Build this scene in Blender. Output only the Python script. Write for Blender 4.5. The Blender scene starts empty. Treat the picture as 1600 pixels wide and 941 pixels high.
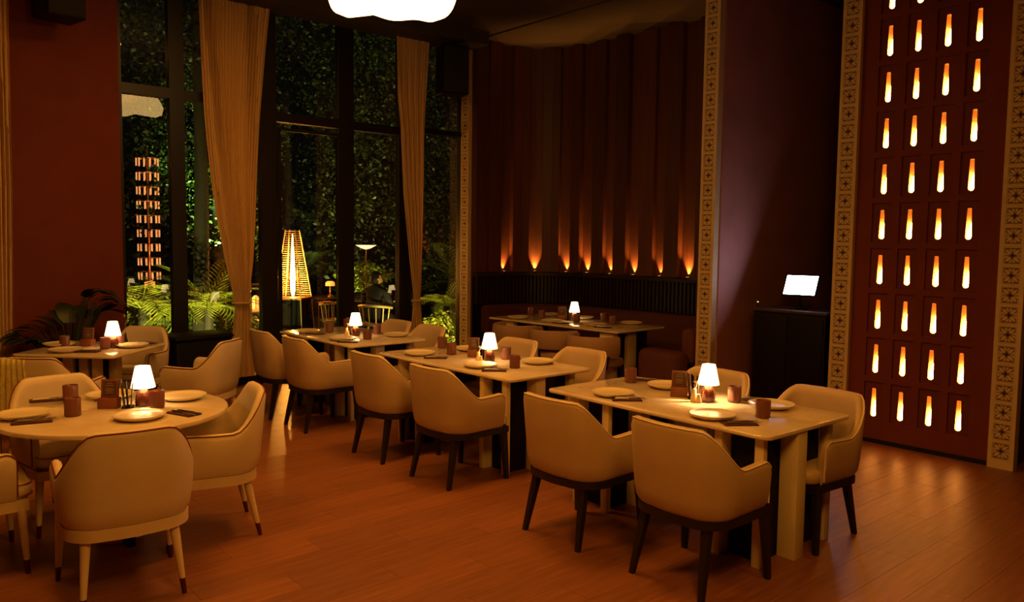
import bpy, bmesh, math, random
from mathutils import Vector, Matrix

# ---------------------------------------------------------------- camera, world, lights, exposure
SC = bpy.context.scene
COL = SC.collection
PI = math.pi
cam_d = bpy.data.cameras.new('camera')
cam = bpy.data.objects.new('camera', cam_d)
COL.objects.link(cam)
cam_d.sensor_fit = 'HORIZONTAL'
cam_d.sensor_width = 36.0
cam_d.lens = 36.0 * 1236.96 / 1600.0
cam_d.clip_start = 0.05
Fv = Vector((-0.75271, 0.65397, -0.07586)); Rv = Vector((0.65514, 0.75542, 0.01180)); Uv = Vector((-0.06503, 0.04082, 0.99705))
mw = Matrix((Rv, Uv, -Fv)).transposed().to_4x4()
mw.translation = Vector((0, 0, 1.764))
cam.matrix_world = mw
SC.camera = cam

SC.view_settings.view_transform = 'Standard'
SC.view_settings.look = 'None'
SC.view_settings.gamma = 1.0
SC.view_settings.exposure = 0.0
SC.view_settings.use_curve_mapping = False
SC.cycles.max_bounces = 6
SC.cycles.transparent_max_bounces = 16
SC.cycles.sample_clamp_indirect = 4.0
SC.cycles.use_light_tree = True

world = bpy.data.worlds.new('night'); SC.world = world; world.use_nodes = True
bg = world.node_tree.nodes['Background']
bg.inputs[0].default_value = (0.35, 0.40, 0.30, 1); bg.inputs[1].default_value = 0.004

WARM = (1.0, 0.38, 0.045)
def area_light(name, loc, size, power, color=WARM, rot=(0, 0, 0), spread=PI):
    d = bpy.data.lights.new(name, 'AREA'); d.shape = 'DISK'; d.size = size; d.energy = power; d.color = color; d.spread = spread
    o = bpy.data.objects.new(name, d); o.location = loc; o.rotation_euler = rot; COL.objects.link(o); return o
def point_light(name, loc, power, color=WARM, radius=0.03):
    d = bpy.data.lights.new(name, 'POINT'); d.energy = power; d.color = color; d.shadow_soft_size = radius
    o = bpy.data.objects.new(name, d); o.location = loc; COL.objects.link(o); return o
def spot_light(name, loc, target, power, color=WARM, angle=60, blend=0.8, radius=0.03):
    d = bpy.data.lights.new(name, 'SPOT'); d.energy = power; d.color = color; d.shadow_soft_size = radius
    d.spot_size = math.radians(angle); d.spot_blend = blend
    o = bpy.data.objects.new(name, d); o.location = loc
    o.rotation_euler = (Vector(target) - Vector(loc)).to_track_quat('-Z', 'Y').to_euler(); COL.objects.link(o); return o
# unseen fill lights added overhead to brighten tables, chairs and curtains
area_light('fill_over_round_table', (-4.3, 0.7, 3.7), 1.0, 46)
area_light('fill_near_camera', (-0.5, 1.4, 3.4), 1.0, 62, rot=(0, math.radians(32), 0))
area_light('fill_over_window_tables', (-6.5, 2.7, 4.38), 1.0, 44)
area_light('fill_over_front_table', (-1.3, 3.6, 3.9), 1.0, 14)
area_light('fill_over_row', (-4.3, 3.5, 4.40), 1.0, 38, spread=math.radians(120))
# garden lighting
spot_light('garden_spot_green', (-12.3, 4.5, 1.0), (-13.9, 4.95, 2.9), 2600, (0.50, 1.0, 0.30), 40, 0.9)
spot_light('garden_spot_yellow', (-9.75, 6.35, 0.12), (-10.5, 7.7, 0.8), 380, (1.0, 0.85, 0.25), 110)
spot_light('garden_spot_palm', (-10.1, 3.3, 0.2), (-11.4, 3.7, 1.0), 560, (1.0, 0.95, 0.25), 110)
spot_light('garden_spot_flowers', (-14.6, 7.6, 0.2), (-15.2, 8.6, 1.3), 420, (0.95, 1.0, 0.25), 90)
area_light('garden_wash', (-11.0, 6.0, 7.5), 3.0, 15, (1.0, 0.85, 0.36))
spot_light('garden_spot_tree', (-13.0, 6.0, 0.3), (-14.5, 7.0, 5.0), 380, (0.75, 1.0, 0.35), 80, 0.9)

# ---------------------------------------------------------------- materials
def srgb(r, g, b):
    def f(c):
        c /= 255.0
        return c / 12.92 if c <= 0.04045 else ((c + 0.055) / 1.055) ** 2.4
    return (f(r), f(g), f(b), 1.0)
def mat(name, color, rough=0.6, metal=0.0, noise=0.0, scale=8.0, bump=0.0, bscale=60.0, coat=0.0, stretch=None, emis=None, estr=0.0, color2=None, sheen=0.0, vary=0.0, trans=0.0):
    m = bpy.data.materials.new(name); m.use_nodes = True
    nt = m.node_tree; b = nt.nodes['Principled BSDF']
    c = tuple(color) if len(color) == 4 else tuple(color) + (1,)
    b.inputs['Base Color'].default_value = c; b.inputs['Roughness'].default_value = rough; b.inputs['Metallic'].default_value = metal
    b.inputs['Coat Weight'].default_value = coat; b.inputs['Sheen Weight'].default_value = sheen
    b.inputs['Transmission Weight'].default_value = trans
    if emis: b.inputs['Emission Color'].default_value = tuple(emis) + (1,); b.inputs['Emission Strength'].default_value = estr
    tc = nt.nodes.new('ShaderNodeTexCoord'); src = tc.outputs['Object']
    if stretch:
        mp = nt.nodes.new('ShaderNodeMapping'); mp.inputs['Scale'].default_value = stretch
        nt.links.new(src, mp.inputs[0]); src = mp.outputs[0]
    out = None
    if noise > 0 or color2:
        n = nt.nodes.new('ShaderNodeTexNoise'); n.inputs['Scale'].default_value = scale; n.inputs['Detail'].default_value = 5
        nt.links.new(src, n.inputs['Vector'])
        rp = nt.nodes.new('ShaderNodeValToRGB')
        c2 = color2 if color2 else tuple(x * (1 - noise) for x in c[:3]) + (1,)
        rp.color_ramp.elements[0].position = 0.33; rp.color_ramp.elements[1].position = 0.67
        rp.color_ramp.elements[0].color = c2; rp.color_ramp.elements[1].color = c
        nt.links.new(n.outputs[0], rp.inputs[0]); out = rp.outputs[0]
    if vary > 0:
        oi = nt.nodes.new('ShaderNodeObjectInfo'); hs = nt.nodes.new('ShaderNodeHueSaturation')
        mr = nt.nodes.new('ShaderNodeMapRange'); mr.inputs[3].default_value = 1 - vary; mr.inputs[4].default_value = 1 + vary
        nt.links.new(oi.outputs['Random'], mr.inputs[0]); nt.links.new(mr.outputs[0], hs.inputs['Value'])
        if out: nt.links.new(out, hs.inputs['Color'])
        else: hs.inputs['Color'].default_value = c
        out = hs.outputs[0]
    if out: nt.links.new(out, b.inputs['Base Color'])
    if bump > 0:
        n2 = nt.nodes.new('ShaderNodeTexNoise'); n2.inputs['Scale'].default_value = bscale; n2.inputs['Detail'].default_value = 4
        nt.links.new(src, n2.inputs['Vector'])
        bp = nt.nodes.new('ShaderNodeBump'); bp.inputs['Strength'].default_value = bump; bp.inputs['Distance'].default_value = 0.01
        nt.links.new(n2.outputs[0], bp.inputs['Height']); nt.links.new(bp.outputs[0], b.inputs['Normal'])
    return m
def leafmat(name, color, color2, trans=0.25):
    m = mat(name, color, 0.45, color2=color2, scale=2.5)
    nt = m.node_tree; b = nt.nodes['Principled BSDF']; o = nt.nodes['Material Output']
    t = nt.nodes.new('ShaderNodeBsdfTranslucent'); t.inputs[0].default_value = color
    mx = nt.nodes.new('ShaderNodeMixShader'); mx.inputs[0].default_value = trans
    nt.links.new(b.outputs[0], mx.inputs[1]); nt.links.new(t.outputs[0], mx.inputs[2]); nt.links.new(mx.outputs[0], o.inputs[0])
    return m
def glassmat(name, tint=(0.9, 0.92, 0.88, 1), refl=1.0):
    m = bpy.data.materials.new(name); m.use_nodes = True; nt = m.node_tree; nt.nodes.clear()
    o = nt.nodes.new('ShaderNodeOutputMaterial'); t = nt.nodes.new('ShaderNodeBsdfTransparent'); g = nt.nodes.new('ShaderNodeBsdfGlossy')
    t.inputs[0].default_value = tint; g.inputs['Roughness'].default_value = 0.0
    g.inputs[0].default_value = (refl, refl, refl, 1)
    fr = nt.nodes.new('ShaderNodeFresnel'); fr.inputs[0].default_value = 1.5
    mx = nt.nodes.new('ShaderNodeMixShader')
    nt.links.new(fr.outputs[0], mx.inputs[0]); nt.links.new(t.outputs[0], mx.inputs[1]); nt.links.new(g.outputs[0], mx.inputs[2]); nt.links.new(mx.outputs[0], o.inputs[0])
    return m

M = {}
M['leather'] = mat('cream_leather', (0.54, 0.385, 0.22), 0.5, noise=0.08, scale=6, bump=0.12, bscale=160)
M['leather_light'] = mat('pale_leather', (0.66, 0.54, 0.36), 0.5, noise=0.06, scale=6, bump=0.12, bscale=160)
M['pipe_cream'] = mat('cream_piping', (0.80, 0.68, 0.48), 0.35)
M['pipe_red'] = mat('oxblood_piping', (0.16, 0.02, 0.012), 0.4)
M['wenge'] = mat('wenge_wood', (0.016, 0.010, 0.008), 0.4, noise=0.3, scale=10, stretch=(6, 6, 0.6))
M['cream_wood'] = mat('cream_lacquer', (0.70, 0.56, 0.36), 0.45, noise=0.08, scale=8)
M['oxtip'] = mat('oxblood_metal', (0.09, 0.015, 0.01), 0.35, metal=0.4)
M['marble'] = mat('cream_stone', (0.74, 0.64, 0.50), 0.16, color2=(0.62, 0.49, 0.35, 1), scale=5, coat=0.3)
M['ped_cream'] = mat('pedestal_cream', (0.76, 0.64, 0.38), 0.5, noise=0.06)
M['ped_dark'] = mat('pedestal_dark', (0.010, 0.006, 0.005), 0.5)
M['plank'] = mat('plank_wood', (0.27, 0.098, 0.036), 0.40, color2=(0.185, 0.066, 0.024, 1), scale=3.0, stretch=(9, 0.9, 1), bump=0.05, bscale=40, vary=0.12)
M['joint'] = mat('floor_joint', (0.09, 0.04, 0.022), 0.8)
M['red_wall'] = mat('terracotta_paint', (0.165, 0.024, 0.009), 0.8, noise=0.15, scale=3, bump=0.08, bscale=50)
M['niche_red'] = mat('niche_clay', (0.15, 0.021, 0.008), 0.75, noise=0.15, scale=12, bump=0.15, bscale=80, vary=0.12)
M['cavity'] = mat('niche_plaster', (0.96, 0.74, 0.48), 0.8)
M['dark_wall'] = mat('dark_plaster', (0.055, 0.030, 0.028), 0.9, noise=0.2, scale=2)
M['purple_wall'] = mat('return_wall_paint', (0.50, 0.21, 0.17), 0.7, noise=0.2, scale=2)
M['ceiling'] = mat('ceiling_paint', (0.045, 0.030, 0.022), 0.8, noise=0.2, scale=1.5)
M['alcove_ceiling'] = mat('alcove_ceiling_paint', (0.045, 0.030, 0.018), 0.75, noise=0.2, scale=1.5)
M['alcove_panel'] = mat('alcove_wood', (0.115, 0.036, 0.020), 0.5, noise=0.3, scale=3, stretch=(8, 8, 0.5), vary=0.25)
M['alcove_base'] = mat('alcove_groove', (0.13, 0.040, 0.020), 0.6, noise=0.25, scale=3, stretch=(8, 8, 0.5))
M['slat'] = mat('slat_wood', (0.022, 0.010, 0.008), 0.45)
M['tile'] = mat('carved_tile', (0.66, 0.50, 0.27), 0.6, noise=0.12, scale=10)
M['tile_groove'] = mat('tile_groove', (0.14, 0.07, 0.028), 0.8)
M['tile_hole'] = mat('tile_hole', (0.012, 0.004, 0.003), 0.9)
M['frame'] = mat('window_metal', (0.012, 0.010, 0.010), 0.4, metal=0.3)
M['glass'] = glassmat('window_glass')
M['curtain'] = mat('sheer_linen', (0.86, 0.60, 0.30), 0.85, noise=0.12, scale=30, stretch=(40, 40, 0.3), bump=0.15, bscale=40)
nt = M['curtain'].node_tree
_t = nt.nodes.new('ShaderNodeBsdfTranslucent'); _t.inputs[0].default_value = (0.80, 0.56, 0.28, 1)
_m = nt.nodes.new('ShaderNodeMixShader'); _m.inputs[0].default_value = 0.25
nt.links.new(nt.nodes['Principled BSDF'].outputs[0], _m.inputs[1]); nt.links.new(_t.outputs[0], _m.inputs[2]); nt.links.new(_m.outputs[0], nt.nodes['Material Output'].inputs[0])
M['black'] = mat('matt_black', (0.006, 0.006, 0.007), 0.5)
M['black_mesh'] = mat('speaker_cloth', (0.010, 0.010, 0.011), 0.9, bump=0.3, bscale=300)
M['shade'] = mat('glowing_shade', (0.9, 0.8, 0.6), 0.7, emis=(1.0, 0.70, 0.30), estr=5.0)
M['pendant'] = mat('glowing_fabric', (0.9, 0.75, 0.5), 0.7, emis=(1.0, 0.60, 0.20), estr=5.5)
M['lamp_base'] = mat('lamp_brown', (0.10, 0.022, 0.012), 0.22, coat=0.5)
M['brass'] = mat('brass', (0.55, 0.30, 0.10), 0.3, metal=1.0)
M['steel'] = mat('brushed_steel', (0.55, 0.50, 0.45), 0.28, metal=1.0)
M['plate'] = mat('cream_glaze', (0.80, 0.68, 0.46), 0.25, noise=0.04, coat=0.3)
M['tumbler'] = mat('ribbed_pink_glass', (0.30, 0.13, 0.10), 0.22, coat=0.4)
_nt = M['tumbler'].node_tree
_w = _nt.nodes.new('ShaderNodeBsdfTranslucent'); _w.inputs[0].default_value = (0.46, 0.22, 0.17, 1)
_m = _nt.nodes.new('ShaderNodeMixShader'); _m.inputs[0].default_value = 0.45
_nt.links.new(_nt.nodes['Principled BSDF'].outputs[0], _m.inputs[1]); _nt.links.new(_w.outputs[0], _m.inputs[2]); _nt.links.new(_m.outputs[0], _nt.nodes['Material Output'].inputs[0])
M['napkin'] = mat('plum_linen', (0.075, 0.022, 0.020), 0.9, bump=0.3, bscale=200)
M['walnut'] = mat('walnut', (0.24, 0.075, 0.028), 0.45, noise=0.3, scale=6, stretch=(1, 8, 1))
M['card'] = mat('printed_card', (0.08, 0.045, 0.03), 0.5)
M['ink'] = mat('card_print', (0.34, 0.20, 0.10), 0.6)
M['salt'] = mat('clear_holder', (0.85, 0.65, 0.40), 0.12, coat=0.6)
M['screen'] = mat('lit_screen', (0.8, 0.85, 1), 0.3, emis=(0.85, 0.80, 1.0), estr=20.0)
M['led_green'] = mat('green_led', (0.1, 0.8, 0.1), 0.4, emis=(0.5, 1.0, 0.2), estr=3)
M['bulb'] = mat('warm_bulb', (1, 0.8, 0.5), 0.5, emis=(1.0, 0.36, 0.06), estr=60)
M['bulb_alcove'] = mat('uplight_lens', (1, 0.8, 0.5), 0.5, emis=(1.0, 0.45, 0.10), estr=1.5)
M['banquette'] = mat('dark_red_upholstery', (0.085, 0.017, 0.010), 0.75, bump=0.15, bscale=120)
M['tub'] = mat('tan_upholstery', (0.42, 0.25, 0.15), 0.7, bump=0.15, bscale=120, noise=0.1)
M['throw'] = mat('yellow_throw', (0.72, 0.62, 0.20), 0.9, noise=0.25, scale=30, bump=0.3, bscale=90)
M['terrace'] = mat('terrace_paving', (0.09, 0.06, 0.04), 0.5, noise=0.3, scale=4)
M['soil'] = mat('soil', (0.03, 0.02, 0.012), 0.95, noise=0.4, scale=20)
M['bark'] = mat('bark', (0.022, 0.015, 0.009), 0.9, noise=0.4, scale=14, bump=0.5, bscale=30)
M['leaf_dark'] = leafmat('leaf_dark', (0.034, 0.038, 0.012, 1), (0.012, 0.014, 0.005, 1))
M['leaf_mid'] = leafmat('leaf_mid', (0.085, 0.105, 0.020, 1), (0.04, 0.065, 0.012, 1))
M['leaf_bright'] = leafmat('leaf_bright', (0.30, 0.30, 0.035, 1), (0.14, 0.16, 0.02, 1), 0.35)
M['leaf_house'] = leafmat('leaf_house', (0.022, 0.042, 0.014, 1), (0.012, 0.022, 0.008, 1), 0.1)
M['flame'] = mat('flame', (1, 0.6, 0.2), 0.5, emis=(1.0, 0.45, 0.09), estr=260)
M['heater_glass'] = glassmat('heater_glass', (1.0, 0.80, 0.55, 1))
M['heater_mesh'] = mat('heater_mesh', (0.85, 0.60, 0.32), 0.45, metal=0.2)
M['dish'] = mat('dish_glow', (0.9, 0.8, 0.7), 0.5, emis=(1.0, 0.62, 0.35), estr=1.8)
M['small_glow'] = mat('small_lamp_glow', (0.9, 0.5, 0.2), 0.5, emis=(1.0, 0.30, 0.05), estr=1.5)
M['copper_tube'] = mat('copper_tube', (0.75, 0.32, 0.16), 0.4, emis=(1.0, 0.36, 0.13), estr=0.9)
M['copper'] = mat('copper', (0.50, 0.20, 0.10), 0.35, metal=0.9)
M['skin'] = mat('skin', (0.30, 0.14, 0.08), 0.6)
M['cloth_dark'] = mat('dark_shirt', (0.008, 0.008, 0.010), 0.9)
M['hair'] = mat('black_hair', (0.006, 0.005, 0.005), 0.6)
M['teak'] = mat('teak', (0.38, 0.26, 0.10), 0.5, noise=0.2, scale=8)
M['pot'] = mat('dark_pot', (0.02, 0.015, 0.012), 0.6)

M['plank'].node_tree.nodes['Principled BSDF'].inputs['Specular IOR Level'].default_value = 0.35

for k_ in ('black', 'cloth_dark', 'hair', 'ped_dark'): M[k_].node_tree.nodes['Principled BSDF'].inputs['Specular IOR Level'].default_value = 0.12

# ---------------------------------------------------------------- helpers
def link_mesh(name, bm, m, parent=None, smooth=True, auto=40):
    me = bpy.data.meshes.new(name)
    bmesh.ops.recalc_face_normals(bm, faces=bm.faces)
    if smooth:
        for f in bm.faces: f.smooth = True
        lim = math.radians(auto)
        for e in bm.edges:
            if len(e.link_faces) == 2 and e.calc_face_angle(0) > lim: e.smooth = False
    bm.to_mesh(me); bm.free()
    for x in (m if isinstance(m, (list, tuple)) else [m]): me.materials.append(x)
    o = bpy.data.objects.new(name, me); COL.objects.link(o)
    if parent: o.parent = parent
    return o
def add_box(bm, x0, x1, y0, y1, z0, z1, mi=0, bevel=0.0):
    vs = [bm.verts.new(p) for p in ((x0,y0,z0),(x1,y0,z0),(x1,y1,z0),(x0,y1,z0),(x0,y0,z1),(x1,y0,z1),(x1,y1,z1),(x0,y1,z1))]
    fs = [bm.faces.new([vs[i] for i in q]) for q in ((3,2,1,0),(4,5,6,7),(0,1,5,4),(1,2,6,5),(2,3,7,6),(3,0,4,7))]
    for f in fs: f.material_index = mi
    if bevel > 0:
        es = list({e for f in fs for e in f.edges})
        r = bmesh.ops.bevel(bm, geom=es, offset=bevel, segments=2, affect='EDGES', profile=0.5)
        for f in r['faces']: f.material_index = mi
    return vs
def box(name, x0, x1, y0, y1, z0, z1, m, parent=None, bevel=0.0):
    bm = bmesh.new(); add_box(bm, min(x0,x1), max(x0,x1), min(y0,y1), max(y0,y1), z0, z1, 0, bevel)
    return link_mesh(name, bm, m, parent, smooth=bevel > 0, auto=50)
def add_lathe(bm, prof, n=24, cx=0, cy=0, cz=0, mi=0, rmod=None, close=True):
    rings = []
    for r, z in prof:
        ring = []
        for i in range(n):
            a = 2 * PI * i / n; rr = r * (rmod(a, z) if rmod else 1)
            ring.append(bm.verts.new((cx + rr * math.cos(a), cy + rr * math.sin(a), cz + z)))
        rings.append(ring)
    for a, b in zip(rings[:-1], rings[1:]):
        for i in range(n):
            f = bm.faces.new((a[i], a[(i+1) % n], b[(i+1) % n], b[i])); f.material_index = mi
    if close:
        f = bm.faces.new(rings[0][::-1]); f.material_index = mi
        f = bm.faces.new(rings[-1]); f.material_index = mi
    return rings
def lathe(name, prof, m, parent=None, n=24, rmod=None, close=True, cx=0, cy=0, cz=0):
    bm = bmesh.new(); add_lathe(bm, prof, n, cx, cy, cz, 0, rmod, close)
    return link_mesh(name, bm, m, parent)
def add_tube(bm, pts, r, n=8, mi=0, closed=False):
    pts = [Vector(p) for p in pts]; rings = []; up = Vector((0, 0, 1)); N = len(pts)
    prev = None
    for i, p in enumerate(pts):
        if closed: t = pts[(i+1) % N] - pts[i-1]
        else: t = pts[min(i+1, N-1)] - pts[max(i-1, 0)]
        t.normalize()
        ref = prev if prev is not None else (up if abs(t.z) < 0.95 else Vector((1, 0, 0)))
        s = t.cross(ref)
        if s.length < 1e-4: s = t.cross(Vector((0.3, 1, 0.2)))
        s.normalize(); u = s.cross(t).normalized(); prev = u
        rr = r[i] if isinstance(r, (list, tuple)) else r
        rings.append([bm.verts.new(p + (s * math.cos(2*PI*k/n) + u * math.sin(2*PI*k/n)) * rr) for k in range(n)])
    prs = list(zip(rings[:-1], rings[1:]))
    if closed: prs.append((rings[-1], rings[0]))
    for a, b in prs:
        for k in range(n):
            f = bm.faces.new((a[k], a[(k+1) % n], b[(k+1) % n], b[k])); f.material_index = mi
    if not closed:
        bm.faces.new(rings[0][::-1]).material_index = mi; bm.faces.new(rings[-1]).material_index = mi
def tube(name, pts, r, m, parent=None, n=8, closed=False):
    bm = bmesh.new(); add_tube(bm, pts, r, n, 0, closed); return link_mesh(name, bm, m, parent)
def add_prism(bm, poly, z0, z1, mi=0):
    a = [bm.verts.new((x, y, z0)) for x, y in poly]; b = [bm.verts.new((x, y, z1)) for x, y in poly]
    bm.faces.new(a[::-1]).material_index = mi; bm.faces.new(b).material_index = mi
    n = len(poly)
    for i in range(n): bm.faces.new((a[i], a[(i+1) % n], b[(i+1) % n], b[i])).material_index = mi
def rounded_rect(x0, x1, y0, y1, r, n=6):
    pts = []
    for cx, cy, a0 in ((x1-r, y1-r, 0), (x0+r, y1-r, 90), (x0+r, y0+r, 180), (x1-r, y0+r, 270)):
        for i in range(n+1):
            a = math.radians(a0 + 90 * i / n); pts.append((cx + r*math.cos(a), cy + r*math.sin(a)))
    return pts
def rr_slab(name, x0, x1, y0, y1, z0, z1, r, m, parent=None, bev=0.006):
    bm = bmesh.new()
    rings = []
    for ins, z in ((bev, z0), (0, z0+bev), (0, z1-bev), (bev*0.4, z1-bev*0.3), (bev, z1)):
        rings.append([bm.verts.new((x, y, z)) for x, y in rounded_rect(x0+ins, x1-ins, y0+ins, y1-ins, max(r-ins, 0.003))])
    n = len(rings[0])
    for a, b in zip(rings[:-1], rings[1:]):
        for i in range(n): bm.faces.new((a[i], a[(i+1) % n], b[(i+1) % n], b[i]))
    bm.faces.new(rings[0][::-1]); bm.faces.new(rings[-1])
    return link_mesh(name, bm, m, parent)
def tag(o, label, cat, group=None, kind=None):
    if label: o['label'] = label
    if cat: o['category'] = cat
    if group: o['group'] = group
    if kind: o['kind'] = kind
    return o
def thing(name, label, cat, loc=(0, 0, 0), rz=0.0, group=None):
    o = bpy.data.objects.new(name, None); o.empty_display_size = 0.1; COL.objects.link(o)
    o.location = loc; o.rotation_euler = (0, 0, rz)
    return tag(o, label, cat, group)
def struct(o): o['kind'] = 'structure'; return o
KIDS = {}
def copy_tree(o, label=None, loc=None, rz=None):
    c = o.copy(); COL.objects.link(c)
    for ch in o.children:
        d = ch.copy(); d.parent = c; COL.objects.link(d)
        for g in ch.children:
            e = g.copy(); e.parent = d; COL.objects.link(e)
    if label: c['label'] = label
    if loc is not None: c.location = loc
    if rz is not None: c.rotation_euler = (0, 0, rz)
    return c

# ---------------------------------------------------------------- the setting
YP = 7.035       # plane of the red wall and the carved pilasters
XW = -9.25       # plane of the window wall
CZ = 4.62        # ceiling

floor = struct(box('floor', -9.40, 2.5, -3.0, 10.2, -0.10, -0.012, M['joint']))
# every plank the picture can show is a piece of its own; the rest of the floor is the same planks joined
random.seed(4)
PW, PL, G = 0.200, 1.20, 0.0016
def plank_mesh(L):
    bm = bmesh.new(); add_box(bm, G/2, PW-G/2, G/2, L-G/2, -0.012, 0.0, 0)
    me = bpy.data.meshes.new('plank'); bm.to_mesh(me); bm.free(); me.materials.append(M['plank']); return me
pm = plank_mesh(PL)
def in_view(x, y):
    p = Vector((x, y, 0)) - Vector((0, 0, 1.764)); d = p.dot(Fv)
    if d < 0.5: return False
    u = 800 + 1237 * p.dot(Rv) / d; v = 470.5 - 1237 * p.dot(Uv) / d
    return -120 < u < 1720 and v < 1060
cells = []
for i in range(-47, 12):
    off = (i * 0.37) % 1.0 * PL
    j = -4
    while True:
        y = -3.0 + j * PL + off
        if y > 10.2: break
        x = i * PW
        if y + PL > -3.0:
            cells.append((x, y))
        j += 1
vis = [c for c in cells if in_view(c[0] + PW/2, c[1] + PL/2) and c[0] > -9.3 and c[1] + PL < 8.7 and c[1] > -0.6]
vis.sort(key=lambda c: (Vector((c[0], c[1] + .6, 0)) - Vector((0, 0, 1.7))).dot(Fv))
near = set(vis[:300])
bmr = bmesh.new()
for c in cells:
    if c in near:
        o = bpy.data.objects.new('plank', pm); o.location = (c[0], c[1], 0); o.parent = floor; COL.objects.link(o)
    else:
        y0, y1 = max(c[1], -3.0) + G/2, min(c[1] + PL, 10.2) - G/2
        x0, x1 = max(c[0], -9.40) + G/2, min(c[0] + PW, 2.5) - G/2
        if y1 > y0 and x1 > x0: add_box(bmr, x0, x1, y0, y1, -0.012, 0.0)
o = link_mesh('planks_beyond', bmr, M['plank'], floor, smooth=False); o['kind'] = 'stuff'

struct(box('ceiling', -9.40, 2.5, -3.0, 10.2, CZ, CZ + 0.12, M['ceiling']))
struct(box('trim_1', -9.20, -8.62, -3.0, YP - 0.02, 4.44, CZ - 0.002, M['ceiling']))     # dropped curtain box along the windows
struct(box('wall_back', -9.40, 2.5, -3.15, -3.0, -0.1, CZ, M['red_wall']))
struct(box('wall_right', 2.5, 2.65, -3.15, 10.2, -0.1, CZ, M['dark_wall']))
struct(box('wall_far', -9.40, 2.5, 9.6, 9.75, -0.1, CZ, M['dark_wall']))
struct(box('wall_left', XW - 0.06, XW + 0.06, -3.0, 2.43, -0.1, CZ, M['red_wall']))
struct(box('baseboard_left', XW + 0.06, XW + 0.075, -3.0, 2.43, 0, 0.10, M['frame']))

# alcove: a curved wall with proud vertical boards and deep grooves for the uplights
plan = [(-9.0, 7.05), (-9.0, 7.55), (-8.93, 7.90), (-8.75, 8.18), (-8.45, 8.36), (-8.0, 8.45), (-7.3, 8.50), (-6.2, 8.55), (-5.05, 8.58)]
def catmull(P, n=6):
    out = []
    for i in range(len(P) - 1):
        p0 = Vector(P[max(i-1, 0)]); p1 = Vector(P[i]); p2 = Vector(P[i+1]); p3 = Vector(P[min(i+2, len(P)-1)])
        for k in range(n):
            t = k / n
            out.append(0.5 * ((2*p1) + (p2-p0)*t + (2*p0-5*p1+4*p2-p3)*t*t + (3*p1-p0-3*p2+p3)*t**3))
    out.append(Vector(P[-1])); return out
sp = catmull(plan)
acc = [0.0]
for a, b in zip(sp[:-1], sp[1:]): acc.append(acc[-1] + (b-a).length)
def on_plan(s, off=0.0):
    s = max(0, min(s, acc[-1] - 1e-5))
    for i in range(len(acc)-1):
        if acc[i] <= s <= acc[i+1]:
            t = (s-acc[i]) / (acc[i+1]-acc[i]); p = sp[i].lerp(sp[i+1], t); d = (sp[i+1]-sp[i]).normalized(); break
    n = Vector((d.y, -d.x))        # into the alcove
    return p + n * off
def wall_strip(bm, s0, s1, o0, o1, z0, z1, seg=0.12):
    n = max(1, int((s1-s0)/seg + 0.5)); ss = [s0 + (s1-s0)*i/n for i in range(n+1)]
    poly = [tuple(on_plan(s, o1)) for s in ss] + [tuple(on_plan(s, o0)) for s in reversed(ss)]
    a = [bm.verts.new((x, y, z0)) for x, y in poly]; b = [bm.verts.new((x, y, z1)) for x, y in poly]
    N = len(poly)
    for i in range(N): bm.faces.new((a[i], a[(i+1) % N], b[(i+1) % N], b[i]))
    m = n + 1
    for i in range(n):
        q = (i, i+1, N-2-i, N-1-i)
        bm.faces.new([b[k] for k in q]); bm.faces.new([a[k] for k in reversed(q)])
LEDGE = 1.295
bm = bmesh.new(); wall_strip(bm, 0, acc[-1], -0.14, 0.0, -0.05, CZ)
walla = struct(link_mesh('wall_alcove', bm, M['alcove_base'], smooth=False))
lights_s = [0.575, 1.095, 1.601, 1.972, 2.394, 2.811, 3.252, 3.700]
# boards between and beside the grooves; widths differ as in the photograph
grooves = [(0.47, 0.68), (0.985, 1.20), (1.49, 1.70), (1.875, 2.075), (2.29, 2.49), (2.715, 2.915), (3.155, 3.35), (3.585, 3.815)]
edges = [0.0] + [e for g in grooves for e in g] + [acc[-1]]
for i in range(0, len(edges), 2):
    s0, s1 = edges[i], edges[i+1]
    k = 2 if s1 - s0 > 0.30 else 1
    for q in range(k):
        a, b = s0 + (s1-s0)*q/k, s0 + (s1-s0)*(q+1)/k
        bm = bmesh.new(); wall_strip(bm, a+0.004, b-0.004, 0.002, 0.075 + 0.025*((i//2+q) % 2), LEDGE+0.01, CZ-0.004)
        link_mesh('panel', bm, M['alcove_panel'], walla, smooth=False)
bm = bmesh.new(); wall_strip(bm, 0.0, acc[-1], 0.002, 0.13, LEDGE-0.045, LEDGE)
link_mesh('ledge', bm, M['slat'], walla, smooth=False)
bm = bmesh.new()
s = 0.02
while s < acc[-1] - 0.05:
    wall_strip(bm, s, s+0.034, 0.03, 0.085, 0.84, LEDGE-0.046); s += 0.062
o = link_mesh('slats', bm, M['slat'], walla, smooth=False); o['kind'] = 'stuff'
bm = bmesh.new(); wall_strip(bm, 0.0, acc[-1], 0.001, 0.028, 0.0, LEDGE-0.046)
link_mesh('backing', bm, M['ped_dark'], walla, smooth=False)
names8 = ['uplight nearest the window, on the curved end of the alcove ledge', 'uplight with a broad flame, second from the window on the alcove ledge',
          'third uplight on the alcove ledge, where the curve straightens', 'fourth uplight on the alcove ledge, left of the lit table lamp below',
          'fifth uplight on the alcove ledge, fourth from the carved pilaster', 'sixth uplight on the alcove ledge, third from the carved pilaster',
          'dimmest uplight on the alcove ledge, second from the carved pilaster', 'uplight on the alcove ledge nearest the carved pilaster on its right']
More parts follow.
